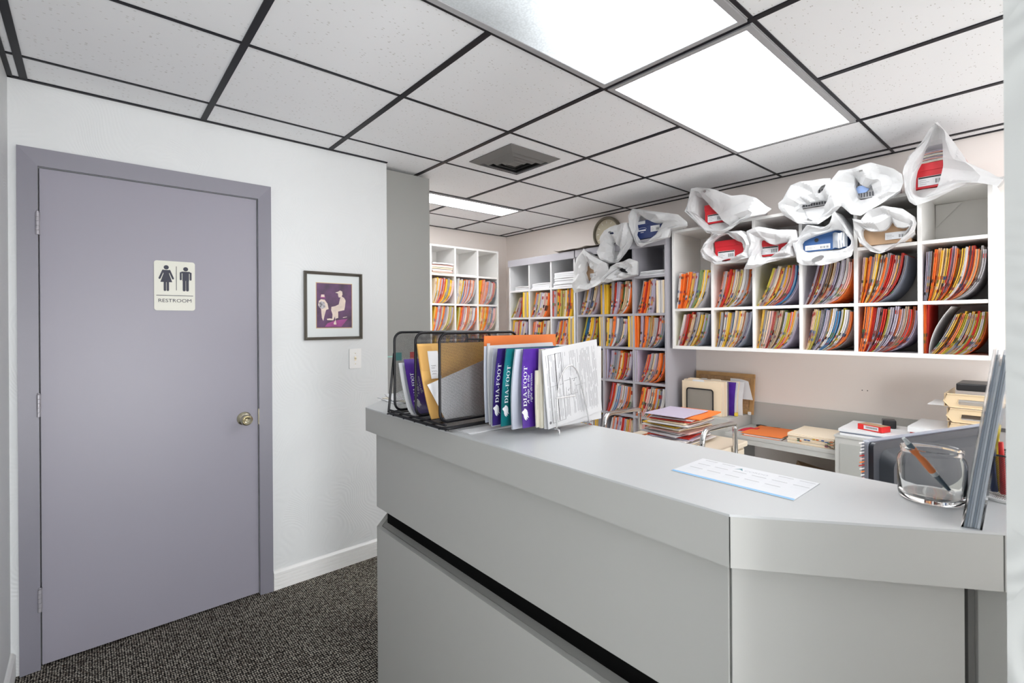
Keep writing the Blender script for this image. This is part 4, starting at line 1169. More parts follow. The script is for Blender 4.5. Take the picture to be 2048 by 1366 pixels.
for row, z in enumerate((1.456, 1.196, .934)):
    for c in range(3):
        x0, x1 = cell(AX, c, 3)
        if not (row == 2 and c == 0):
            b = BOARDS.get(k); W = x1 - x0; xa, xb = x0, x1
            if b:
                board(LA, RZ, x0, x1, z, b, 'thick upright %s folder in the %s-row %s cubby of the tall lavender shelf' % (b[0], ('top', 'middle', 'lower')[row], CN[c]),
                      'folders in the %s %s cubby of the tall shelf' % (('top', 'middle', 'lower')[row], CN[c]), random.Random(k))
                if b[1] < .05: xa = x0 + W * b[2]
                else: xb = x0 + W * b[1]
            fill_cell(LA, RZ, xa, xb, z, ASP[k], 300 + k, '%s-row %s cubby of the tall lavender shelf' % (('top', 'middle', 'lower')[row], CN[c]),
                      'folders in the %s %s cubby of the tall shelf' % (('top', 'middle', 'lower')[row], CN[c]), ACOL.get(k))
        k += 1
# everything else further away or hidden lower down: one uncounted mass
q = MB(); rnd = random.Random(77)
def mass(loc, rz, x0, x1, z, spec, cols=None, depth=.27):
    M = Matrix.Translation(loc) @ Matrix.Rotation(rz, 4, 'Z'); last = None
    for c0, c1, hh, i in fan(x0, x1, z, spec, rnd):
        col = cols[i] if cols and i < len(cols) and cols[i] else pick(rnd, last); last = col
        folder_geom(q, c0, c1, .004 + .012 * rnd.random(), depth, col, rnd, M, True, 9)
for z in (.671, .409, .103):
    for c in range(3):
        x0, x1 = cell(AX, c, 3); mass(LA, RZ, x0, x1, z, (.25, 1, .02, .62, .232, 11, .9) if c else (0, .9, 0, .8, .23, 8, .3), ['orange', 'yellow'] if c == 2 and z > .6 else None)
x0, x1 = cell(AX, 0, 3); mass(LA, RZ, x0, x1, .934, ASP[6])
BX = [0, .290, .580, .872]; LBu = Vector((3.155, B_Y, 0))
BS = {(0, 0): (.45, .70, .0, .60, .20, 9, .5), (1, 2): (.30, .76, .02, .60, .215, 10, .8), (0, 1): (.28, .95, 0, .70, .235, 10, .7), (0, 2): (.02, .98, .02, .86, .240, 14, .6)}
for row, z in enumerate((1.444, 1.196, .934, .671)):
    for c in range(3):
        x0, x1 = cell(BX, c, 3); mass(LBu, RZ, x0, x1, z, BS.get((row, c), (.15, .96, .02, .70, .215, 10, .7)))
M_ = Matrix.Translation(LBu) @ Matrix.Rotation(RZ, 4, 'Z')
for (c, z, f0, f1) in ((0, 1.444, .72, .98), (2, 1.196, .78, 1.0)):
    x0, x1 = cell(BX, c, 3); a, b = x0 + (x1 - x0) * f0, x0 + (x1 - x0) * f1
    folder_geom(q, lambda t: (a, z + .001 + .24 * t), lambda t: (b, z + .001 + .24 * t), -.004, .2, 'yellow', rnd, M_, False, 6)
LCu = Vector((CX0, 3.868, 0))
for row, z in enumerate((1.579, 1.314, 1.039)):
    for c in range(4):
        x0, x1 = cell(CXS, c, 4); mass(LCu, 0, x0, x1, z, (.14, 1, .0, .50, .245, 13, .95), ['yellow', 'orange'] if c == 3 else None, .24)
o = q.build('file_folders'); tag(o, 'many coloured file folders on the far and lower shelves', 'folders', kind='stuff')

# paper stacks in the upper cubbies
def stack_local(loc, rz, x0, x1, z, h_, label, n=5, m=None, y0=.01, dp=.26, seed=1):
    rnd = random.Random(seed); q = MB(); M = Matrix.Translation(loc) @ Matrix.Rotation(rz, 4, 'Z')
    zz = z + .0006
    for k in range(n):
        a = rnd.random() * .012; b = rnd.random() * .012; t = h_ / n
        m_ = (m or [M_PAPER])[k % len(m or [1])]
        w0, w1 = x0 + .006 + a, x1 - .006 - b; y_ = y0 + rnd.random() * .02
        sag = .004 * rnd.random()
        def P(u, v): return M @ Vector((w0 + u, y_ + v, zz + t * .92 + sag * math.sin(PI * u / (w1 - w0))))
        q.sheet(P, w1 - w0, dp, t * .86, m_, 6, 2); zz += t
    o = q.build('paper_stack', smooth=50); tag(o, label, 'paper stack'); return o
x0, x1 = cell(BX, 0, 3); stack_local(LBu, RZ, x0 + .04, x1, 1.709, .035, 'low white paper stack in the far left top cubby of the corner shelf', 4)
x0, x1 = cell(BX, 1, 3); stack_local(LBu, RZ, x0, x1, 1.709, .05, 'white paper stack in the middle top cubby of the corner shelf', 4, seed=2)
x0, x1 = cell(BX, 2, 3); stack_local(LBu, RZ, x0, x1, 1.709, .13, 'tall white paper stack in the right top cubby of the corner shelf', 7, seed=3)
x0, x1 = cell(AX, 2, 3); stack_local(LA, RZ, x0 + .03, x1, 1.739, .035, 'thin white paper stack under the bag with the navy box, tall shelf', 3, seed=4)
x0, x1 = cell(CXS, 1, 4); stack_local(LCu, 0, x0, x1, 1.859, .10, 'cream and peach paper stack in the white back-wall shelf', 7, [M_CREAM, FM['pink'], M_PAPER, FM['manila']], seed=5)
x0, x1 = cell(CXS, 0, 4); stack_local(LCu, 0, x0, x1, 1.859, .08, 'paper stack in the back-wall shelf, hidden mostly by the grey panel', 4, seed=6)
x0, x1 = cell(CXS, 2, 4); stack_local(LCu, 0, x0, x1, 1.859, .008, 'thin sheets in the second visible top cubby of the back-wall shelf', 1, seed=7)
# ------------------------------------------------------------------ shoe boxes in white plastic bags
BAGDATA = {
 'A': ([(1.749,2.151),(1.703,2.301),(1.663,2.302),(1.603,2.281),(1.535,2.257),(1.415,2.188),(1.339,2.181),(1.265,2.147),(1.216,2.092),(1.181,2.065),(1.216,2.041),(1.355,2.034),(1.417,1.982),(1.472,1.963),(1.529,1.963),(1.579,1.975),(1.647,2.042)],
  [(1.698,2.283),(1.646,2.268),(1.599,2.181),(1.553,2.132),(1.492,2.049),(1.432,2.004),(1.464,1.978),(1.541,1.976),(1.604,2.043),(1.673,2.112),(1.735,2.161)],
  (1.635, 1.449, 2.053, 2.186), [(1.598, 2.258, 0.018, 0.01, 0.6), (1.562, 1.979, 0.018, 0.005, 0.5)]),
 'B': ([(1.14,2.09),(1.114,2.108),(1.072,2.18),(1.017,2.187),(0.944,2.183),(0.869,2.175),(0.851,2.129),(0.816,2.013),(0.866,1.974),(0.931,1.931),(1.043,1.956),(1.109,2.011),(1.14,2.062)],
  [(1.032,2.064),(0.993,2.066),(0.954,2.071),(0.888,2.067),(0.907,2.03),(0.905,2.003),(0.936,1.976),(0.96,1.956),(0.996,1.981),(1.018,2.023)],
  (1.051, 0.817, 2.017, 2.107), [(0.911, 2.124, 0.028, 0.009, -0.65), (0.976, 1.963, 0.02, 0.007, 0.55)]),
 'C': ([(0.869,2.159),(0.824,2.204),(0.754,2.205),(0.683,2.212),(0.638,2.186),(0.587,2.156),(0.556,2.123),(0.553,2.083),(0.561,2.042),(0.599,2.016),(0.639,1.989),(0.667,1.975),(0.73,1.943),(0.772,1.958),(0.82,2.013),(0.87,2.091)],
  [(0.761,2.166),(0.746,2.126),(0.729,2.11),(0.71,2.096),(0.691,2.112),(0.683,2.073),(0.677,2.034),(0.713,2.034),(0.751,2.036),(0.761,2.089),(0.767,2.136)],
  (0.816, 0.589, 2.06, 2.16), [(0.725, 2.176, 0.01, 0.005, 0.2)]),
 'D': ([(0.424,2.354),(0.385,2.281),(0.351,2.208),(0.314,2.119),(0.245,2.063),(0.199,2.013),(0.214,1.984),(0.302,2.031),(0.356,2.009),(0.439,1.974),(0.503,1.954),(0.529,1.98),(0.546,2.032),(0.555,2.137),(0.53,2.216),(0.479,2.279),(0.446,2.335)],
  [(0.437,2.329),(0.417,2.326),(0.409,2.271),(0.401,2.158),(0.416,2.075),(0.43,2.031),(0.48,1.982),(0.515,2.019),(0.517,2.05),(0.51,2.108),(0.491,2.181),(0.463,2.263)],
  (0.523, 0.364, 2.05, 2.202), [(0.431, 2.33, 0.011, 0.008, -0.5)]),
 'E': ([(1.648,1.865),(1.588,1.943),(1.546,1.978),(1.448,1.971),(1.363,1.962),(1.326,1.923),(1.311,1.867),(1.323,1.785),(1.418,1.768),(1.539,1.764),(1.606,1.807)],
  [(1.597,1.888),(1.529,1.943),(1.464,1.966),(1.417,1.912),(1.363,1.889),(1.356,1.835),(1.41,1.798),(1.498,1.8),(1.53,1.815),(1.58,1.853)],
  (1.572, 1.364, 1.819, 1.937), [(1.467, 1.787, 0.033, 0.008, -0.08)]),
 'F': ([(1.342,1.715),(1.319,1.792),(1.307,1.867),(1.333,1.954),(1.252,1.968),(1.147,1.934),(1.048,1.919),(1.042,1.861),(1.081,1.824),(1.068,1.765),(1.19,1.749),(1.246,1.728),(1.305,1.713)],
  [(1.26,1.883),(1.238,1.892),(1.203,1.861),(1.175,1.85),(1.134,1.856),(1.094,1.86),(1.124,1.829),(1.183,1.781),(1.221,1.778),(1.26,1.782)],
  (1.295, 1.112, 1.788, 1.911), []),
 'G': ([(1.069,1.843),(1.018,1.908),(0.984,1.935),(0.908,1.918),(0.871,1.933),(0.861,1.974),(0.848,1.987),(0.825,1.947),(0.777,1.846),(0.769,1.794),(0.774,1.733),(0.845,1.709),(0.909,1.697),(1.01,1.709),(1.039,1.729),(1.059,1.797)],
  [(1.039,1.85),(0.984,1.875),(0.908,1.886),(0.853,1.899),(0.812,1.877),(0.786,1.832),(0.782,1.796),(0.804,1.783),(0.853,1.776),(0.937,1.778),(0.985,1.778),(1.029,1.794)],
  (1.044, 0.804, 1.794, 1.903), [(0.935, 1.738, 0.03, 0.018, -0.35)]),
 'H': ([(0.773,1.938),(0.73,1.921),(0.696,1.965),(0.631,1.976),(0.554,1.949),(0.516,1.909),(0.505,1.874),(0.513,1.833),(0.554,1.796),(0.597,1.767),(0.653,1.735),(0.697,1.755),(0.743,1.806),(0.769,1.881)],
  [(0.736,1.886),(0.697,1.857),(0.64,1.854),(0.618,1.878),(0.606,1.903),(0.592,1.869),(0.554,1.857),(0.528,1.863),(0.554,1.824),(0.581,1.789),(0.62,1.756),(0.652,1.749),(0.697,1.78),(0.733,1.825)],
  (0.753, 0.548, 1.796, 1.908), []),
 'I': ([(2.203,2.199),(2.167,2.245),(2.113,2.234),(1.993,2.194),(1.865,2.159),(1.784,2.133),(1.706,2.065),(1.7,2.04),(1.845,2.044),(1.86,1.984),(1.966,1.97),(2.031,1.963),(2.092,1.948),(2.138,1.963),(2.161,2.006),(2.184,2.076)],
  [(2.144,2.175),(2.113,2.203),(2.067,2.156),(2.023,2.129),(1.972,2.107),(1.915,2.105),(1.929,2.088),(1.958,2.061),(1.994,2.022),(2.024,1.981),(2.084,1.975),(2.13,1.989),(2.153,2.044),(2.16,2.112)],
  (2.194, 1.944, 2.01, 2.163), []),
 'J': ([(2.487,1.958),(2.469,2.061),(2.424,2.118),(2.322,2.144),(2.207,2.146),(2.192,2.077),(2.169,2.02),(2.209,1.959),(2.258,1.89),(2.324,1.853),(2.392,1.856),(2.461,1.891),(2.483,1.936)],
  [(2.365,2.03),(2.323,2.014),(2.315,1.985),(2.282,1.954),(2.307,1.93),(2.315,1.876),(2.358,1.874),(2.37,1.965)],
  (2.444, 2.275, 1.995, 2.066), [(2.352, 2.088, 0.031, 0.01, 0.35), (2.32, 1.877, 0.01, 0.004, 0.8)]),
 'K': ([(2.717,1.859),(2.702,1.916),(2.653,2.006),(2.615,1.973),(2.533,1.927),(2.47,1.892),(2.392,1.856),(2.384,1.8),(2.401,1.767),(2.445,1.735),(2.463,1.702),(2.517,1.677),(2.637,1.655),(2.743,1.639),(2.757,1.684),(2.737,1.772)],
  [(2.635,1.88),(2.616,1.9),(2.589,1.84),(2.538,1.799),(2.552,1.765),(2.599,1.718),(2.641,1.71),(2.647,1.787),(2.645,1.838)],
  (2.706, 2.519, 1.716, 1.863), []),
 'L': ([(2.445,1.735),(2.393,1.78),(2.375,1.827),(2.324,1.85),(2.242,1.855),(2.193,1.872),(2.119,1.843),(2.12,1.744),(2.194,1.737),(2.275,1.723),(2.393,1.7),(2.454,1.715)],
  [(2.316,1.818),(2.258,1.806),(2.202,1.761),(2.275,1.774),(2.32,1.795)],
  (2.376, 2.18, 1.748, 1.874), []),
}
def resample(pts, n):
    P = [Vector(p) for p in pts]; P.append(P[0])
    L_ = [0]
    for i in range(len(P) - 1): L_.append(L_[-1] + (P[i + 1] - P[i]).length)
    out = []; j = 0
    for k in range(n):
        d = L_[-1] * k / n
        while L_[j + 1] < d: j += 1
        t = (d - L_[j]) / max(1e-9, L_[j + 1] - L_[j])
        out.append(P[j].lerp(P[j + 1], t))
    return out
def chaikin(P, it=1):
    for _ in range(it):
        Q = []
        for i in range(len(P)):
            a = Vector(P[i]); b = Vector(P[(i + 1) % len(P)])
            Q += [a.lerp(b, .22), a.lerp(b, .78)]
        P = Q
    return P
def area2(P): return sum(P[i][0] * P[(i + 1) % len(P)][1] - P[(i + 1) % len(P)][0] * P[i][1] for i in range(len(P)))

def make_bag(key, label, bounds, xback, seed, group, xo=3.10):
    """bounds = (ymin, ymax, zmin, zmax) of the place the bag's body sits in"""
    S, O, box, slots = BAGDATA[key]
    if area2(S) * area2(O) < 0: O = O[::-1]
    N = 144
    S2 = resample(S, N); O2 = resample(chaikin(O, 1), N)
    best = min(range(0, N, 2), key=lambda s: sum((S2[i] - O2[(i + s) % N]).length for i in range(0, N, 4)))
    O2 = [O2[(i + best) % N] for i in range(N)]
    rnd = random.Random(seed); sd = Vector((seed * 3.1, seed * 1.7, 0))
    y0, y1, z0, z1 = bounds
    cy = (y0 + y1) / 2; cz = (z0 + z1) / 2
    rings = []
    K = 12; CI, CK = 9, 4        # size of the creased facets, in grid steps
    lat = {}
    def facet(i, k):
        """piecewise planar crumple: linear on triangles of a coarse lattice"""
        def val(a, c):
            key_ = (a % (N // CI), c)
            if key_ not in lat: lat[key_] = rnd.random()
            return lat[key_]
        fi, fk = i / CI, k / CK; a, c = int(fi), int(fk); u, v = fi - a, fk - c
        if u + v <= 1: return val(a, c) * (1 - u - v) + val(a + 1, c) * u + val(a, c + 1) * v
        return val(a + 1, c + 1) * (u + v - 1) + val(a, c + 1) * (1 - u) + val(a + 1, c) * (1 - v)
    for k in range(K + 1):
        t = k / K; ring = []
        for i in range(N):
            p = O2[i].lerp(S2[i], t)
            d = (S2[i] - O2[i]).length
            x = xo + .026 - .045 * math.sin(PI * min(1, t * .62)) * min(1, d / .08) - .042 * (facet(i, k) - .4) + .012 * t
            ring.append(Vector((x, p.x, p.y)))
        rings.append(ring)
    nf = len(rings)
    # a lip turned back inside the opening
    lip = [Vector((p.x + .03, p.y * .96 + .04 * sum(q_.y for q_ in rings[0]) / N, p.z * .97 + .03 * sum(q_.z for q_ in rings[0]) / N)) for p in rings[0]]
    cyS = sum(p.x for p in S2) / N; czS = sum(p.y for p in S2) / N
    def clampb(p, x, k):
        a = min(max(p.x, y0), y1); b = min(max(p.y, z0), z1)
        n_ = noise.noise(Vector((p.x * 11, p.y * 11, x * 11)) + sd) * .008
        ty = cy + (a - cy) * (1 - k); tz = z0 + (b - z0) * (1 - k)
        ty = min(max(ty + n_, y0), y1); tz = min(max(tz + abs(n_), z0), z1)
        return Vector((x, ty, tz))
    for x, k, mix in ((3.135, 0, .25), (3.165, 0, .8), (3.185, 0, 1), (3.22, .02, 1), (3.28, .04, 1), (3.34, .07, 1), (3.40, .12, 1), (3.45, .22, 1), (xback, .5, 1), (xback + .004, .9, 1)):
        ring = []
        for i in range(N):
            p = S2[i]; c = clampb(p, x, k)
            q_ = Vector((x, p.x, p.y)).lerp(c, mix); ring.append(q_)
        rings.append(ring)
    allr = [lip] + rings
    vs = [p for r_ in allr for p in r_]; fs = []
    def slot_uv(c, sl):
        sy, sz, ra, rb, an = sl
        dy_ = -(c.y - sy); dz_ = c.z - sz; ca, sa = math.cos(-an), math.sin(-an)
        return (dy_ * ca + dz_ * sa) / ra, (-dy_ * sa + dz_ * ca) / rb
    for a in range(2, nf):          # pull nearby vertices onto the rim of each handle slot
        for i in range(N):
            p = vs[a * N + i]
            for sl in slots:
                u, w_ = slot_uv(p, sl); e = math.hypot(u, w_)
                if .55 < e < 1.5:
                    p.y = sl[0] + (p.y - sl[0]) / e; p.z = sl[1] + (p.z - sl[1]) / e
    for a in range(len(allr) - 1):
        for i in range(N):
            j = (i + 1) % N
            f = (a * N + i, a * N + j, (a + 1) * N + j, (a + 1) * N + i)
            if 1 <= a < nf:
                c = (vs[f[0]] + vs[f[1]] + vs[f[2]] + vs[f[3]]) / 4; cut = False
                for sl in slots:
                    if math.hypot(*slot_uv(c, sl)) < .97: cut = True
                if cut: continue
            fs.append(f)
    q = MB(); q.add(vs, fs, M_BAG)
    o = q.build('plastic_bag', smooth=16)
    tag(o, label, 'plastic bag', group)
    return o

M_BARC = M_INKD
def shoe_box(y0, y1, z0, z1, x0, x1, mbox, mlid, label, style):
    """y0 > y1: left and right edges as seen; front face at x0"""
    r = root('shoe_box', ((x0 + x1) / 2, (y0 + y1) / 2, z0))
    F = frame((x0, y0, z0), (0, -1, 0), (0, 0, 1)); W = y0 - y1; H = z1 - z0   # local z -> -x (towards us)
    lidh = H * .30
    bxo('box_body', (x0 + .003, y0 - .003, z0), (x1 - .003, y1 + .003, z1 - lidh * .2), mbox, r)
    q = MB(); q.box((x0, y0, z1 - lidh), (x1, y1, z1), mlid); q.build('lid', r, bevel=.001)
    def rect(q, a, b, c, d, m, k=1): q.prism([(a * W, b * H), (c * W, b * H), (c * W, d * H), (a * W, d * H)], F, .0006 + .0004 * k, m)
    if style in ('red', 'brown', 'blue', 'navy'):
        q = MB()
        L0 = {'red': (.12, .08, .68, .46), 'brown': (.52, .16, .94, .46), 'blue': (.06, .06, .64, .30), 'navy': (.62, .30, .95, .62)}[style]
        rect(q, *L0, M_PAPER, 0)
        if style == 'red': rect(q, L0[0] + .01, L0[3] - .07, L0[2] - .01, L0[3] - .01, M_INKD, 1)
        a, b, c, d = L0
        bx = a + (c - a) * .62
        for k in range(8): rect(q, bx + k * (c - a) * .042, b + (d - b) * .18, bx + k * (c - a) * .042 + (c - a) * (.014 if k % 3 else .026), b + (d - b) * .62, M_INKD, 1)
        for k in range(3): rect(q, a + (c - a) * .06, b + (d - b) * (.20 + .2 * k), a + (c - a) * (.30 + .1 * (k % 2)), b + (d - b) * (.20 + .2 * k) + .012, M_INK, 1)
        q.build('size_label', r)
    if style == 'blue':
        q = MB(); q.lathe([(.011, 0), (.011, .0012)], F @ Matrix.Translation((W * .33, H * .52, .0004)), M_BLKPL, 20); q.build('finger_hole', r)
    if style == 'navy':
        q = MB(); pts = [(W * .30 + .038 * math.cos(PI * k / 14), H * .50 + .014 * math.sin(PI * k / 14)) for k in range(15)]
        q.tube([F @ Vector((a, b, .0008)) for a, b in pts], .0009, M_LOGO, 4)
        rect(q, .16, .42, .44, .49, M_LOGO, 0); rect(q, .24, .33, .36, .355, M_LOGO, 0); rect(q, .02, .80, .42, .97, M_PAPER, 1); q.build('box_print', r)
    if style == 'stripe':
        q = MB(); n = 14
        for k in range(n): rect(q, (k + .1) / n, .06, (k + .62) / n, .26, mat('charcoal_print', (.07, .07, .08), .6), 0)
        for k in range(n): rect(q, (k + .1) / n, .60, (k + .62) / n, .92, mat('charcoal_print', (.07, .07, .08), .6), 0)
        pts = [(W * .33 + .030 * a, H * .44 + .020 * b) for a, b in ((-1, -.4), (-.6, -1), (.6, -1), (1, -.4), (1, .4), (.6, 1), (-.6, 1), (-1, .4))]
        q.prism(pts, F, .002, mat('light_blue_badge', (.28, .42, .75), .5)); q.build('box_print', r)
    tag(r, label, 'shoe box', 'shoe boxes kept in plastic bags')
    return r
M_RED = mat('red_shoe_box', (.60, .015, .025), .45); M_NAVY2 = mat('navy_shoe_box', (.015, .035, .15), .45); M_BLUB = mat('blue_shoe_box', (.03, .10, .28), .5)
M_BRN = mat('brown_cardboard', (.42, .27, .16), .75, var=(12, .06)); M_GBX = mat('pale_grey_box', (.42, .42, .43), .5); M_BOXB = mat('black_shoe_box', (.03, .03, .035), .5)
TZ = H_Z1 + .001; SZ = 1.790; GB = 'white plastic bags with shoe boxes'
specs = [
 ('A', 'red', M_RED, M_RED, (1.640, 1.445, TZ + .004, 2.180), (1.30, 1.69, TZ, 2.25), 'bag with red box, leftmost of four on the wall shelf top', 'red shoe box in the leftmost bag on top of the wall shelf'),
 ('B', 'stripe', M_GBX, M_GBX, (1.060, .870, TZ + .004, 2.150), (.875, 1.10, TZ, 2.17), 'bag on the wall shelf top showing a narrow dark striped strip', 'striped grey box in the second bag on top of the wall shelf'),
 ('C', 'stripe', M_GBX, M_GBX, (.800, .625, TZ + .004, 2.165), (.60, .86, TZ, 2.20), 'bag on top of the wall shelf with a striped box and pale blue badge', 'grey striped shoe box with a pale blue badge on the wall shelf'),
 ('D', 'red', M_RED, M_RED, (.530, .335, TZ + .004, 2.175), (.20, .545, TZ, 2.26), 'tall pointed bag with a red box at the right end of the shelf top', 'red shoe box under papers in the tall pointed bag'),
 ('E', 'red', M_RED, M_RED, (1.570, 1.372, SZ + .004, 1.925), (1.336, 1.61, SZ, 1.99), 'bag with a red box inside the wall shelf, leftmost of the lower four', 'red shoe box in the leftmost lower bag of the wall shelf'),
 ('F', 'red', M_RED, M_RED, (1.300, 1.108, SZ + .002, 1.918), (1.065, 1.31, SZ, 1.99), 'bag with a red box inside the wall shelf, second of the lower four', 'red shoe box in the second lower bag of the wall shelf'),
 ('G', 'blue', M_BLUB, M_BLUB, (1.036, .815, SZ + .002, 1.912), (.79, 1.038, SZ, 1.99), 'bag with a blue box and large oval handle hole in the wall shelf', 'blue shoe box with a round finger hole in the wall shelf'),
 ('H', 'brown', M_BRN, M_BRN, (.760, .535, SZ + .002, 1.915), (.52, .765, SZ, 1.99), 'bag with a brown cardboard box inside the wall shelf', 'brown cardboard shoe box in the wall shelf, right of the blue one'),
 ('I', 'navy', M_NAVY2, M_NAVY2, (2.190, 1.960, 2.018, 2.155), (1.93, 2.20, 2.017, 2.20), 'bag with a navy box on top of the tall shelf, right of the clock', 'navy shoe box in the bag right of the clock'),
 ('J', 'navy', M_NAVY2, M_NAVY2, (2.420, 2.230, 2.018, 2.130), (2.22, 2.46, 2.017, 2.17), 'twisted bag hanging below the clock from the tall shelf top', 'navy shoe box almost hidden in the twisted bag by the clock'),
 ('K', 'brown', M_BRN, M_BRN, (2.730, 2.535, 1.742, 1.862), (2.515, 2.765, 1.741, 1.93), 'open bag hanging from the left cubby of the tall shelf with a brown box', 'brown box in the open bag of the tall shelf, left cubby'),
 ('L', 'red', M_BOXB, M_BOXB, (2.440, 2.250, 1.742, 1.850), (2.225, 2.475, 1.741, 1.93), 'flattened bag lying in the middle top cubby of the tall shelf', 'black shoe box inside the flattened bag in the tall shelf')]
for k, (key, st, mb_, ml_, bx_, bd_, lab, lab2) in enumerate(specs):
    xf = 3.172 if key < 'I' else 3.150
    make_bag(key, 'white ' + lab, bd_, 3.50, k + 1, GB, 3.10 if key < 'I' else 3.085)
    shoe_box(bx_[0], bx_[1], bx_[2], bx_[3], xf, 3.47, mb_, ml_, lab2, st if key != 'L' else 'none')
# papers on top of the red box in the tall pointed bag
q = MB()
for k in range(8):
    w0 = .165 - .012 * (k % 3)
    def P(u, v): return Vector((3.176 + v + .004 * (k % 2), .522 - .004 * (k % 2) - u, 2.1765 + k * .0072 + .006 * math.sin(PI * u / w0)))
    q.sheet(lambda u, v: P(u, v), w0, .22, .0045, (M_CREAM, M_PAPER, FM['pink'], FM['lavender'])[k % 4], 6, 2)
tag(q.build('paper_stack', smooth=50), 'papers stacked on the red box inside the tall pointed bag', 'papers')
# striped cloth in the bag with the blue box
q = MB()
def P(u, v):
    a = u / .07 * PI
    return Vector((3.165 - .022 * math.sin(a) * (1 - abs(v / .09 - .5)), .880 - u, 1.795 + v * .95 + .004 * math.sin(a * 3)))
M_CL = mat('clear_film', (.36, .39, .44), .2)
q.grid(P, [.07 * i / 12 for i in range(13)], [.09 * i / 10 for i in range(11)], M_CL, lambda i, j: M_WPL if i in (5, 7, 9) else M_CL)
tag(q.build('plastic_pouch', smooth=60), 'small striped plastic pouch beside the blue box in its bag', 'pouch')
# ================================================================== OFFICE SIDE
# backsplash and desk along the office wall
r = root('office_desk', (3.35, .5, 0))
bxo('desk_top', (3.150, .868, .638), (3.568, 1.498, .660), M_LAM, r, bevel=.001)
bxo('apron', (3.152, .868, .606), (3.170, 1.498, .6375), M_LAM, r)
bxo('backsplash', (3.550, .10, .661), (3.5685, 1.498, .820), M_LAM, r)
tag(r, 'low grey laminate desk with backsplash against the office wall', 'desk')
r = root('low_cabinet', (3.38, 1.70, 0))
bxo('cabinet_body', (3.200, 1.500, .002), (3.566, 1.898, .735), M_LAM, r, bevel=.0015)
tag(r, 'grey cabinet block between the desk and the tall shelf, carrying the manila folders', 'cabinet')
r = root('filing_cabinet', (3.33, .40, 0))
bxo('cabinet_body', (3.105, -.30, .002), (3.545, .860, .748), M_LAM, r, bevel=.002)
bxo('cabinet_top', (3.100, -.30, .7485), (3.545, .8635, .760), M_LAM, r, bevel=.001)
bxo('front_panel', (3.100, -.28, .05), (3.1048, .835, .715), mat('cabinet_front_grey', (.36, .365, .345), .45), r)
tag(r, 'grey cabinet with papers and trays on it, right of the low desk', 'cabinet')
# under the desk: dark box and brown package
q = MB(); q.box((3.25, 1.47, .002), (3.54, 1.497, .60), M_LAMD); tag(q.build('side_board'), 'grey board under the desk beside the block cabinet', 'board')
q = MB(); q.box((-.11, -.14, 0), (.11, .14, .06), M_BRN, Matrix.Translation((3.38, 1.0, .40)) @ Matrix.Rotation(.5, 4, 'Z') @ Matrix.Rotation(.28, 4, 'X'))
tag(q.build('cardboard_package'), 'brown cardboard package under the desk', 'package')
q = MB(); q.box((3.24, .872, .002), (3.52, 1.22, .355), M_BLKPL); tag(q.build('black_bin', bevel=.01), 'black bin under the desk with the package on it', 'bin')

# cork board standing behind the folder holder
M_OAK = mat('oak_frame', (.46, .27, .11), .5, var=(18, .12)); M_CORK = mat('cork', (.46, .28, .14), .9, bump=(120, .5), var=(60, .2))
r = root('cork_board', (3.52, 1.675, .736))
tl = Matrix.Translation((3.49, 1.895, .7365)) @ Matrix.Rotation(math.radians(7), 4, 'Y')
def cbx(name, a, b, m):
    q = MB(); q.box(a, b, m, tl); return q.build(name, r, bevel=.001)
Wc, Hc = .435, .282
cbx('frame', (0, -Wc, 0), (.016, 0, .028), M_OAK); cbx('frame', (0, -Wc, Hc - .028), (.016, 0, Hc), M_OAK)
cbx('frame', (0, -.028, .0285), (.016, 0, Hc - .0285), M_OAK); cbx('frame', (0, -Wc, .0285), (.016, -Wc + .028, Hc - .0285), M_OAK)
cbx('cork_panel', (.006, -Wc + .0285, .0285), (.010, -.0285, Hc - .0285), M_CORK)
tag(r, 'oak framed cork board leaning on the office wall', 'cork board')
q = MB(); q.box((3.470, 1.468, .7365), (3.484, 1.488, .757), M_WPL); tag(q.build('white_clip', bevel=.002), 'small white plastic block at the foot of the cork board', 'block')

# manila folders held by a black wire frame
M_MAN = mat('manila_folder', (.80, .65, .47), .6); M_MAN2 = mat('light_manila_folder', (.82, .71, .56), .6)
zt = .7365
def std_folder(x, y0, w, h_, m, label, tab=None, lean=.0, curve=.0, nm='manila_folder', cat='folder', th=.003, group=None, ztop=0):
    """stands facing -x; y0 left edge; width w to the right (-y)"""
    def P(u, v):
        t = v / h_
        return Vector((x + lean * t + curve * math.sin(PI * t), y0 - u, zt + v))
    q = MB(); q.sheet(P, w, h_, th, m, 6, 8)
    if tab:
        a, b, mt = tab
        q.prism([(y0 - a, zt + h_), (y0 - b, zt + h_), (y0 - b + .006, zt + h_ + .013), (y0 - a - .006, zt + h_ + .013)], Matrix(((0, 0, 1, x + lean), (1, 0, 0, 0), (0, 1, 0, 0), (0, 0, 0, 1))), .002, mt)
    o = q.build(nm, smooth=60); tag(o, label, cat, group); return o
G2 = 'folders standing on the low cabinet'
std_folder(3.262, 1.865, .292, .228, M_MAN, 'front manila folder with a notch tab in the black holder on the low cabinet', (.08, .17, M_PAPER), group=G2)
std_folder(3.276, 1.860, .300, .234, M_MAN2, 'second manila folder in the black holder on the low cabinet', (.03, .12, M_MAN), group=G2)
std_folder(3.290, 1.865, .304, .236, M_MAN, 'third manila folder with a tab at the left in the black holder', (.04, .12, M_MAN2), group=G2)
std_folder(3.304, 1.862, .306, .238, M_MAN2, 'fourth manila folder with a grey tab in the black holder', (.12, .17, mat('grey_tab', (.40, .38, .36), .6)), group=G2)
std_folder(3.318, 1.860, .300, .236, M_PAPER, 'white sheets between the manila folders and the grey folder', None, nm='paper_sheets', cat='papers')
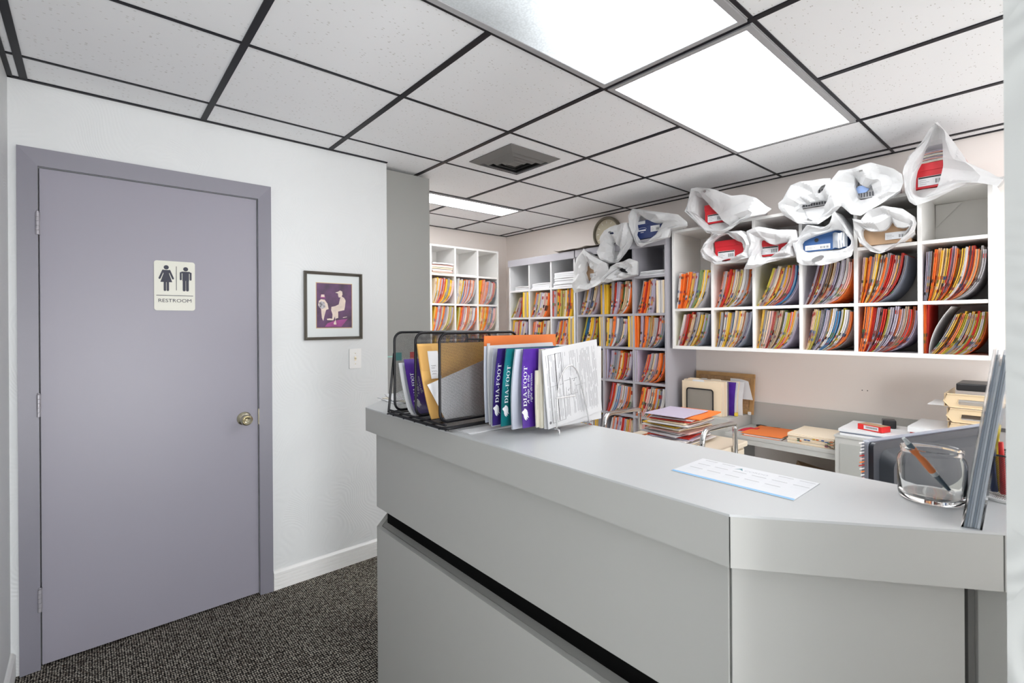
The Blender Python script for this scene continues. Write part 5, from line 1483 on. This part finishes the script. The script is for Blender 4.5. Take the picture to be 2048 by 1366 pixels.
std_folder(3.345, 1.862, .300, .232, mat('dark_grey_folder', (.20, .17, .20), .6), 'dark grey folder behind the manila folders on the low cabinet', (.17, .25, M_MAN2), group=G2)
std_folder(3.362, 1.850, .318, .228, M_PURB, 'violet folder behind the manila folders on the low cabinet', None, .03, -.008, nm='violet_folder', group=G2)
std_folder(3.376, 1.850, .325, .226, M_PAPER, 'white papers right behind the violet folder on the low cabinet', None, .035, -.014, nm='paper_sheets', cat='papers', th=.006)
std_folder(3.395, 1.850, .330, .232, M_MAN2, 'light manila folder at the back of the low cabinet group', None, .03, -.014, group=G2)
std_folder(3.408, 1.840, .345, .228, M_PAPER, 'white papers at the back of the folder group, before the cork board', None, .03, -.018, nm='paper_sheets', cat='papers', th=.006)
def P(u, v): return Vector((3.44 + .02 * (u / .18) + .02 * v, 1.62 - u, .852 + v - .25 * max(0, u - .10) * (v / .11) * 0 + (.13 - .9 * (u - .06) ** 2 / .1 * .1) * 0 + v * 0))
q = MB(); q.sheet(lambda u, v: Vector((3.452 + .02 * v, 1.60 - u - .25 * (.14 - v) * (u / .14), .845 + v - 1.9 * max(0, u - .04) ** 2 * (v / .14))), .125, .140, .0012, M_PAPER, 10, 8)
q.box((3.4495, 1.545, .950), (3.4505, 1.552, .957), M_INKD)
tag(q.build('curled_paper', smooth=60), 'curled white paper flopping over the cork board corner', 'paper')
r = root('black_file_holder', (3.27, 1.70, zt))
q = MB(); q.tube([(3.252, 1.823 - a, zt + b) for a, b in rrect(.0, .005, .195, .178, .018, 6)], .0042, M_BLKM, 8, closed=True); q.build('wire_frame', r, smooth=60)
q = MB(); q.box((3.2545, 1.820, zt + .006), (3.2565, 1.631, zt + .175), mat('taupe_mesh_panel', (.30, .27, .235), .5, metal=.3)); q.build('mesh_panel', r)
for y in (1.66, 1.80):
    q = MB(); q.tube([(3.25, y, zt + .0045), (3.43, y, zt + .0045)], .0035, M_BLKM, 6); q.build('base_wire', r)
tag(r, 'black framed mesh file holder in front of the manila folders', 'file holder')
q = MB(); q.box((-.02, -.012, 0), (.02, .012, .022), mat('yellow_tape', (.70, .50, .05), .4), Matrix.Translation((3.37, 1.508 + .014, zt + .0003)) @ Matrix.Rotation(.4, 4, 'Z'))
tag(q.build('yellow_notes', bevel=.004), 'small yellow item at the right foot of the folder group', 'notes')

# desk things
zd = .6605
r = root('scissors', (3.44, 1.36, zd))
def loop(cx, cy, a, b, rot, n=20): return [(cx + a * math.cos(2 * PI * k / n) * math.cos(rot) - b * math.sin(2 * PI * k / n) * math.sin(rot), cy + a * math.cos(2 * PI * k / n) * math.sin(rot) + b * math.sin(2 * PI * k / n) * math.cos(rot), zd + .006) for k in range(n)]
q = MB(); q.tube(loop(3.50, 1.405, .020, .036, -.2), .0045, M_BLKPL, 8, closed=True); q.build('handle', r, smooth=60)
q = MB(); q.tube(loop(3.49, 1.315, .018, .034, .35), .0045, M_BLKPL, 8, closed=True); q.tube([(3.497, 1.37, zd + .006), (3.46, 1.35, zd + .006)], .005, M_BLKPL); q.build('handle', r, smooth=60)
q = MB(); q.tube([(3.465, 1.36, zd + .0045), (3.40, 1.36, zd + .004), (3.345, 1.345, zd + .003)], .004, M_CHROME, 6, rfun=lambda t: .004 * (1 - .8 * t)); q.build('blade', r)
tag(r, 'black handled scissors lying on the low desk by the wall', 'scissors')
q = MB()
def P(u, v):
    e = min(1, 4 * u / .2, 4 * (1 - u / .2)); f = min(1, 4 * v / .07, 4 * (1 - v / .07))
    return Vector((3.26 + v + .35 * u, 1.462 - u * .55 * 1.1, zd + .002 + .016 * e * f + .002 * math.sin(u * 90)))
q.sheet(P, .16, .07, .003, mat('red_fabric', (.50, .01, .03), .5), 16, 10)
tag(q.build('red_pouch', smooth=60), 'small red pouch beside the scissors on the low desk', 'pouch')
def flat(name, label, cat, x0, x1, y0, y1, z, t, m, rot=0, lift=0.0, group=None, curl=0):
    cx_, cy_ = (x0 + x1) / 2, (y0 + y1) / 2; M = Matrix.Translation((cx_, cy_, z + t)) @ Matrix.Rotation(rot, 4, 'Z')
    w, d = x1 - x0, y1 - y0
    def P(u, v): return M @ Vector((u - w / 2, v - d / 2, lift * (u / w) + curl * (1 - v / d) ** 2 + .001 * math.sin(7 * u / w)))
    q = MB(); q.sheet(P, w, d, t, m, 8, 8); o = q.build(name, smooth=60); tag(o, label, cat, group); return o
G3 = 'papers and folders on the low desk'
flat('file_folder', 'lower orange folder under papers on the low desk', 'folder', 3.160, 3.44, 1.175, 1.395, zd + .0003, .002, M_ORF, .06)
flat('paper_sheets', 'white papers inside the orange folder on the low desk', 'papers', 3.165, 3.46, 1.165, 1.385, zd + .0026, .008, M_PAPER, .03)
flat('file_folder', 'orange folder lying on top of papers on the low desk', 'folder', 3.160, 3.47, 1.155, 1.400, zd + .0125, .002, M_ORF, .0, 0, curl=.004)
q = MB()
rnd = random.Random(9); z = zd + .0004
tops = []
for k in range(9):
    t = .0045 + rnd.random() * .002
    a = (rnd.random() - .5) * .03
    o = flat('manila_folder', 'manila folder %s from the bottom of the pile left of the grey cabinet' % ORD[k] if k < 8 else 'topmost manila folder of the pile left of the grey cabinet', 'folder', 3.165 + rnd.random() * .008, 3.455, .882 + rnd.random() * .004, 1.122 + rnd.random() * .006, z, t, (M_MAN, M_MAN2, M_CREAM)[k % 3] if k < 8 else M_MAN2, a, group='manila pile on the low desk')
    z += t + .0012
def chips(mb, x, pts, seed):
    rnd = random.Random(seed)
    for (y, z_, w, h_) in pts:
        mb.box((x - .002, y, z_), (x, y + w, z_ + h_), rnd.choice(M_LB))
q = MB(); chips(q, 3.163, [(1.055 - k * .009 * (k % 5), zd + .008 + (k % 4) * .010, .014, .006) for k in range(14)] + [(.885 + .012 * (k % 3), zd + .006 + k * .0055, .016, .004) for k in range(8)], 4)
tag(q.build('index_labels'), 'coloured index labels on the edge of the manila pile', 'labels', kind='stuff')

# things on the filing cabinet
zf = .7606
for k, (x0, x1, y0, y1, t, rot, m, lab) in enumerate((
        (3.12, 3.40, .56, .845, .010, .05, M_PAPER, 'lowest white papers at the left end of the filing cabinet'),
        (3.13, 3.42, .55, .840, .006, -.04, mat('blue_grey_sheet', (.35, .40, .50), .5), 'blue grey sheets in the pile at the left end of the filing cabinet'),
        (3.12, 3.43, .56, .850, .014, .02, M_PAPER, 'top white papers under the red box on the filing cabinet'))):
    flat('paper_stack', lab, 'papers', x0, x1, y0, y1, zf + (.0, .0115, .0195)[k], t, m, rot, curl=.0)
r = root('red_staple_box', (3.19, .705, zf + .0345))
q = MB(); M = Matrix.Translation((3.185, .700, zf + .0355)) @ Matrix.Rotation(-.35, 4, 'Z')
q.box((-.035, -.062, 0), (.035, .062, .030), mat('red_carton', (.70, .02, .02), .4), M); q.build('carton', r, bevel=.001)
q = MB(); q.box((-.0356, -.045, .006), (-.0351, .030, .026), M_PAPER, M); q.build('carton_label', r)
q = MB()
for k in range(14): q.box((-.0362, -.038 + k * .0042, .012), (-.0357, -.0365 + k * .0042, .022), M_INKD, M)
q.build('barcode', r)
q = MB(); q.box((-.031, -.058, .0302), (.031, .058, .0312), M_BRN, M); q.build('carton_top', r)
tag(r, 'small red carton with a barcode label lying on papers', 'box')
q = MB(); M = Matrix.Translation((3.34, .665, zf + .0345)) @ Matrix.Rotation(.3, 4, 'Z'); q.box((-.03, -.03, 0), (.03, .03, .045), M_BLKPL, M)
tag(q.build('black_box', bevel=.006), 'black desk gadget behind the red carton', 'gadget')
for k, (x0, x1, y0, y1, z_, t, rot, m, nm, lab, cu) in enumerate((
        (3.14, 3.42, .27, .545, 0, .030, .02, M_PAPER, 'paper_stack', 'lowest papers in the bulging pile left of the beige trays', 0),
        (3.15, 3.44, .26, .535, .0315, .003, -.03, M_MAN, 'file_folder', 'manila folder in the bulging pile left of the beige trays', .006),
        (3.14, 3.43, .27, .540, .037, .016, .03, mat('dark_grey_stack', (.10, .10, .10), .6), 'dark_folder', 'dark grey folder in the bulging pile left of the beige trays', .004),
        (3.14, 3.44, .26, .540, .056, .003, .0, FM['red'], 'file_folder', 'red folder in the bulging pile left of the beige trays', .006),
        (3.13, 3.44, .25, .545, .062, .026, -.02, M_PAPER, 'paper_stack', 'top white papers of the bulging pile left of the beige trays', .012))):
    flat(nm, lab, 'papers' if 'paper' in nm else 'folder', x0, x1, y0, y1, zf + .0003 + z_, t, m, rot, curl=-cu * .3)
# beige letter trays stacked on the cabinet
M_BEI = mat('beige_plastic', (.72, .56, .36), .4)
def tray(z, y1, label, k):
    r = root('letter_tray', (3.28, y1 - .13, z))
    W = .27; x0 = 3.115; dp = .33; h = .062
    bxo('tray_floor', (x0 + .012, y1 - W, z), (x0 + dp, y1, z + .004), M_BEI, r)
    bxo('side_wall', (x0 + .012, y1 - .004, z + .0042), (x0 + dp, y1, z + h), M_BEI, r); bxo('side_wall', (x0 + .012, y1 - W, z + .0042), (x0 + dp, y1 - W + .004, z + h), M_BEI, r)
    q = MB(); F = frame((x0, y1, z), (0, -1, 0), (0, 0, 1)); s = .022
    out = [(s, 0), (W - s, 0), (W, h * .45), (W - s * .6, h), (s * .6, h), (0, h * .45)]
    inn = [(.055, .012), (W - .055, .012), (W - .05, .020), (W - .055, h - .022), (.055, h - .022), (.050, .020)]
    n = 6
    for a in range(n):
        b = (a + 1) % n
        q.add([F @ Vector((*out[a], 0)), F @ Vector((*out[b], 0)), F @ Vector((*inn[b], 0)), F @ Vector((*inn[a], 0)),
               F @ Vector((*out[a], -.01)), F @ Vector((*out[b], -.01)), F @ Vector((*inn[b], -.01)), F @ Vector((*inn[a], -.01))],
              [(0, 1, 2, 3), (4, 7, 6, 5), (0, 4, 5, 1), (3, 2, 6, 7)], M_BEI)
    q.tube([F @ Vector((a, b, .001)) for a, b in out], .0028, M_BEI, 6, closed=True)
    q.tube([F @ Vector((a, b, .001)) for a, b in inn], .0018, M_BEI, 6, closed=True)
    q.build('tray_front', r, smooth=50)
    tag(r, label, 'letter tray', 'stacked beige letter trays')
    flat('paper_sheets', ('papers in the bottom beige tray', 'papers in the second beige tray', 'papers in the third beige tray', 'papers in the top beige tray')[k] + ' on the filing cabinet', 'papers', x0 + .02, x0 + .31, y1 - W + .012, y1 - .012, z + .0045, .012 + .006 * (k % 2), (M_PAPER, mat('grey_sheet', (.55, .53, .50), .6))[k % 2], 0)
for k in range(4): tray(zf + .0003 + k * .070, (.252, .249, .252, .262)[k] + .145, ('bottom', 'second', 'third', 'topmost')[k] + ' beige letter tray of the stack at the right end', k)
q = MB(); q.box((3.20, .15, zf + .282), (3.40, .372, zf + .318), M_BLKPL); tag(q.build('black_case', bevel=.006), 'flat black case lying on the topmost beige tray', 'case')
flat('paper_sheet', 'white sheet sticking out to the left between the beige trays', 'papers', 3.16, 3.38, .32, .475, zf + .207, .001, M_PAPER, .0)

# ------------------------------------------------------------------ monitor seen from behind, on the receptionist's desk
r = root('reception_desk', (1.55, 0.0, 0))
bxo('desk_top', (1.17, -1.2, .715), (1.95, .62, .740), M_LAM, r, bevel=.001)
for (a, b) in ((1.60, -1.17), (1.60, .585)): bxo('desk_leg', (1.20, b, .002), (1.92, b + .02, .7145), M_LAM, r)
tag(r, 'grey receptionist desk hidden behind the counter', 'desk')
pl = Vector((1.447, .319, 0)); d_ = Vector((.942, -.334, 0)).normalized(); nb = Vector((-d_.y * -1, -d_.x, 0)); nb = Vector((-.334, -.942, 0)).normalized()
r = root('computer_monitor', (1.62, .26, .7405))
M_MONS = mat('silver_bezel', (.30, .32, .38), .4); M_MONB = mat('blue_black_plastic', (.014, .018, .028), .4); M_MONC = mat('dark_slate_plastic', (.022, .027, .036), .45)
def MF(off): return frame(pl + nb * off, d_, (0, 0, 1))    # local z -> towards the camera side (back of the screen)
MW = .52; mz0, mz1 = .86, 1.086
F = frame(pl + Vector((0, 0, mz0)), d_, (0, 0, 1))          # z = d x up
q = MB(); q.prism(rrect(0, 0, MW, mz1 - mz0, .012), F @ Matrix.Translation((0, 0, -.028)), .014, M_MONS); q.build('bezel', r, bevel=.003)
q = MB(); q.prism(rrect(.003, .003, MW - .003, mz1 - mz0 - .003, .012), F @ Matrix.Translation((0, 0, -.0138)), .012, M_MONB); q.build('rear_case', r, bevel=.003)
q = MB(); a = rrect(.024, .004, MW - .024, mz1 - mz0 - .022, .030, 6); b_ = rrect(.040, .02, MW - .040, mz1 - mz0 - .040, .026, 6)
Z0_, Z1_ = -.0016, .022
va = [F @ Vector((x, y, Z0_)) for x, y in a]; vb = [F @ Vector((x, y, Z1_)) for x, y in b_]; n = len(a)
q.add(va + vb, [(i, (i + 1) % n, n + (i + 1) % n, n + i) for i in range(n)] + [tuple(range(n, 2 * n))], M_MONC); q.build('rear_bulge', r, smooth=40)
q = MB()
for k in range(3): q.box((.055 + 0, .030 + k * .008, .0222), (.085, .034 + k * .008, .0228), M_MONS, F)
q.build('vent_slot', r)
q = MB(); q.box((.02, -.0145, -.0285), (MW - .02, 0, -.0282), M_BLKPL, F) if False else q.box((.008, .008, -.0292), (MW - .008, mz1 - mz0 - .008, -.0284), M_BLKPL, F); q.build('screen', r)
q = MB(); q.box((MW / 2 - .03, -.11, -.012), (MW / 2 + .03, .05, .0), M_MONB, F); q.build('stand', r)
q = MB(); q.box((MW / 2 - .11, mz0 * -1 + .7405, -.10), (MW / 2 + .11, mz0 * -1 + .755, .08), M_MONB, F); q.build('stand_base', r, bevel=.004)
tag(r, 'dark computer monitor seen from behind beyond the counter', 'monitor')
# note stickers hanging at the left edge of the monitor
q = MB(); rnd = random.Random(6)
for k in range(16):
    y_ = .10 + (mz1 - mz0 - .14) * 0 + .008 * k
    q.box((-.010 - .012 * rnd.random(), y_, -.022), (-.0005, y_ + .003, -.0212), rnd.choice([M_PAPER, FM['orange'], FM['pink'], FM['white'], M_LB[0]]), F)
tag(q.build('sticky_flags'), 'small coloured sticky flags along the left edge of the monitor', 'sticky flags', kind='stuff')

# ------------------------------------------------------------------ rolling drawer cart with chrome handles and a pile of folders
r = root('rolling_cart', (2.62, 1.52, 0))
M_CART = mat('cream_cart_plastic', (.66, .58, .46), .45)
cx0, cx1, cy0, cy1, ct = 2.36, 2.86, 1.225, 1.800, .700
q = MB(); q.box((cx0, cy0, ct - .03), (cx1, cy1, ct), M_CART); q.build('cart_top', r, bevel=.006)
q = MB(); q.box((cx0 + .015, cy0 + .015, .12), (cx1 - .015, cy1 - .015, ct - .031), M_CART); q.build('cart_body', r, bevel=.006)
for k in range(3):
    z = .14 + k * .178
    q = MB(); q.box((cx0 + .002, cy0 + .03, z), (cx0 + .0145, cy1 - .03, z + .165), M_CART); d = q.build('drawer', r, bevel=.004)
    q = MB(); q.box((cx0 + .0405, cy0 + .003, z), (cx1 - .04, cy0 + .0145, z + .165), M_CART); d = q.build('end_panel', r, bevel=.004)
    q = MB(); q.tube([(cx0 + .14, cy0 + .0, z + .13), (cx1 - .14, cy0 + .0, z + .13)], .0045, M_KNOB); q.build('handle', d)
for (y) in (cy0 - .017, cy1 + .017):
    q = MB(); q.tube(smooth_path([(cx0 - .06, y, .12), (cx0 - .06, y, ct + .145), (cx1 - .26, y, ct + .135), (cx1 - .20, y, ct + .13), (cx1 - .20, y, .12)], .075, 8), .0135, M_CHROME, 14)
    q.build('push_handle', r, smooth=60)
for x in (cx0 + .05, cx1 - .05):
    for y in (cy0 + .06, cy1 - .06):
        q = MB(); q.lathe([(.002, -.012), (.034, -.012), (.038, 0), (.034, .012), (.002, .012)], Matrix.Translation((x, y, .0395)) @ Matrix.Rotation(PI / 2, 4, 'X'), M_BLKPL, 20); q.box((x - .012, y - .004, .06), (x + .012, y + .004, .12), M_CHROME)
        q.build('caster', r)
tag(r, 'cream drawer cart with chrome tube handles behind the counter', 'cart')
rnd = random.Random(21); z = ct + .0006
pile = ['white', 'manila', 'white', 'orange', 'white', 'lavender', 'red', 'grey', 'white', 'pink', 'manila', 'white', 'yellow', 'grey', 'white', 'manila', 'red', 'white', 'orange', 'lavender']
for k, c in enumerate(pile):
    last = k == len(pile) - 1
    t = .0040 + rnd.random() * .0035 if not last else .003
    a = (rnd.random() - .5) * .35 if not last else .06
    dx, dy_ = (rnd.random() - .5) * .045, (rnd.random() - .5) * .045
    if c == 'orange' and k == len(pile) - 2: dx, dy_, a = .045, -.045, .10
    if last: dx, dy_ = -.01, .01
    cxx, cyy = 2.585 + dx, 1.50 + dy_
    lab = ('lavender folder on top of the cart pile' if last else '%s folder, %s from the bottom of the pile on the cart' % (c, ORD[k]))
    flat('file_folder', lab, 'folder', cxx - .155, cxx + .155, cyy - .12, cyy + .12, z, t * .9, FM[c], a, lift=.003 * (rnd.random() - .3) if not last else .0, group='folder pile on the rolling cart')
    z += t + .0028
# screw holes in the office wall above the desk
q = MB()
for y in (.842, .815): q.lathe([(.003, 0), (.003, .001)], frame((XW - .0005, y, .962), (0, -1, 0), (0, 0, 1)), M_BLKPL, 10)
tag(q.build('screw_holes'), 'two tiny dark screw holes in the office wall above the desk', 'holes')
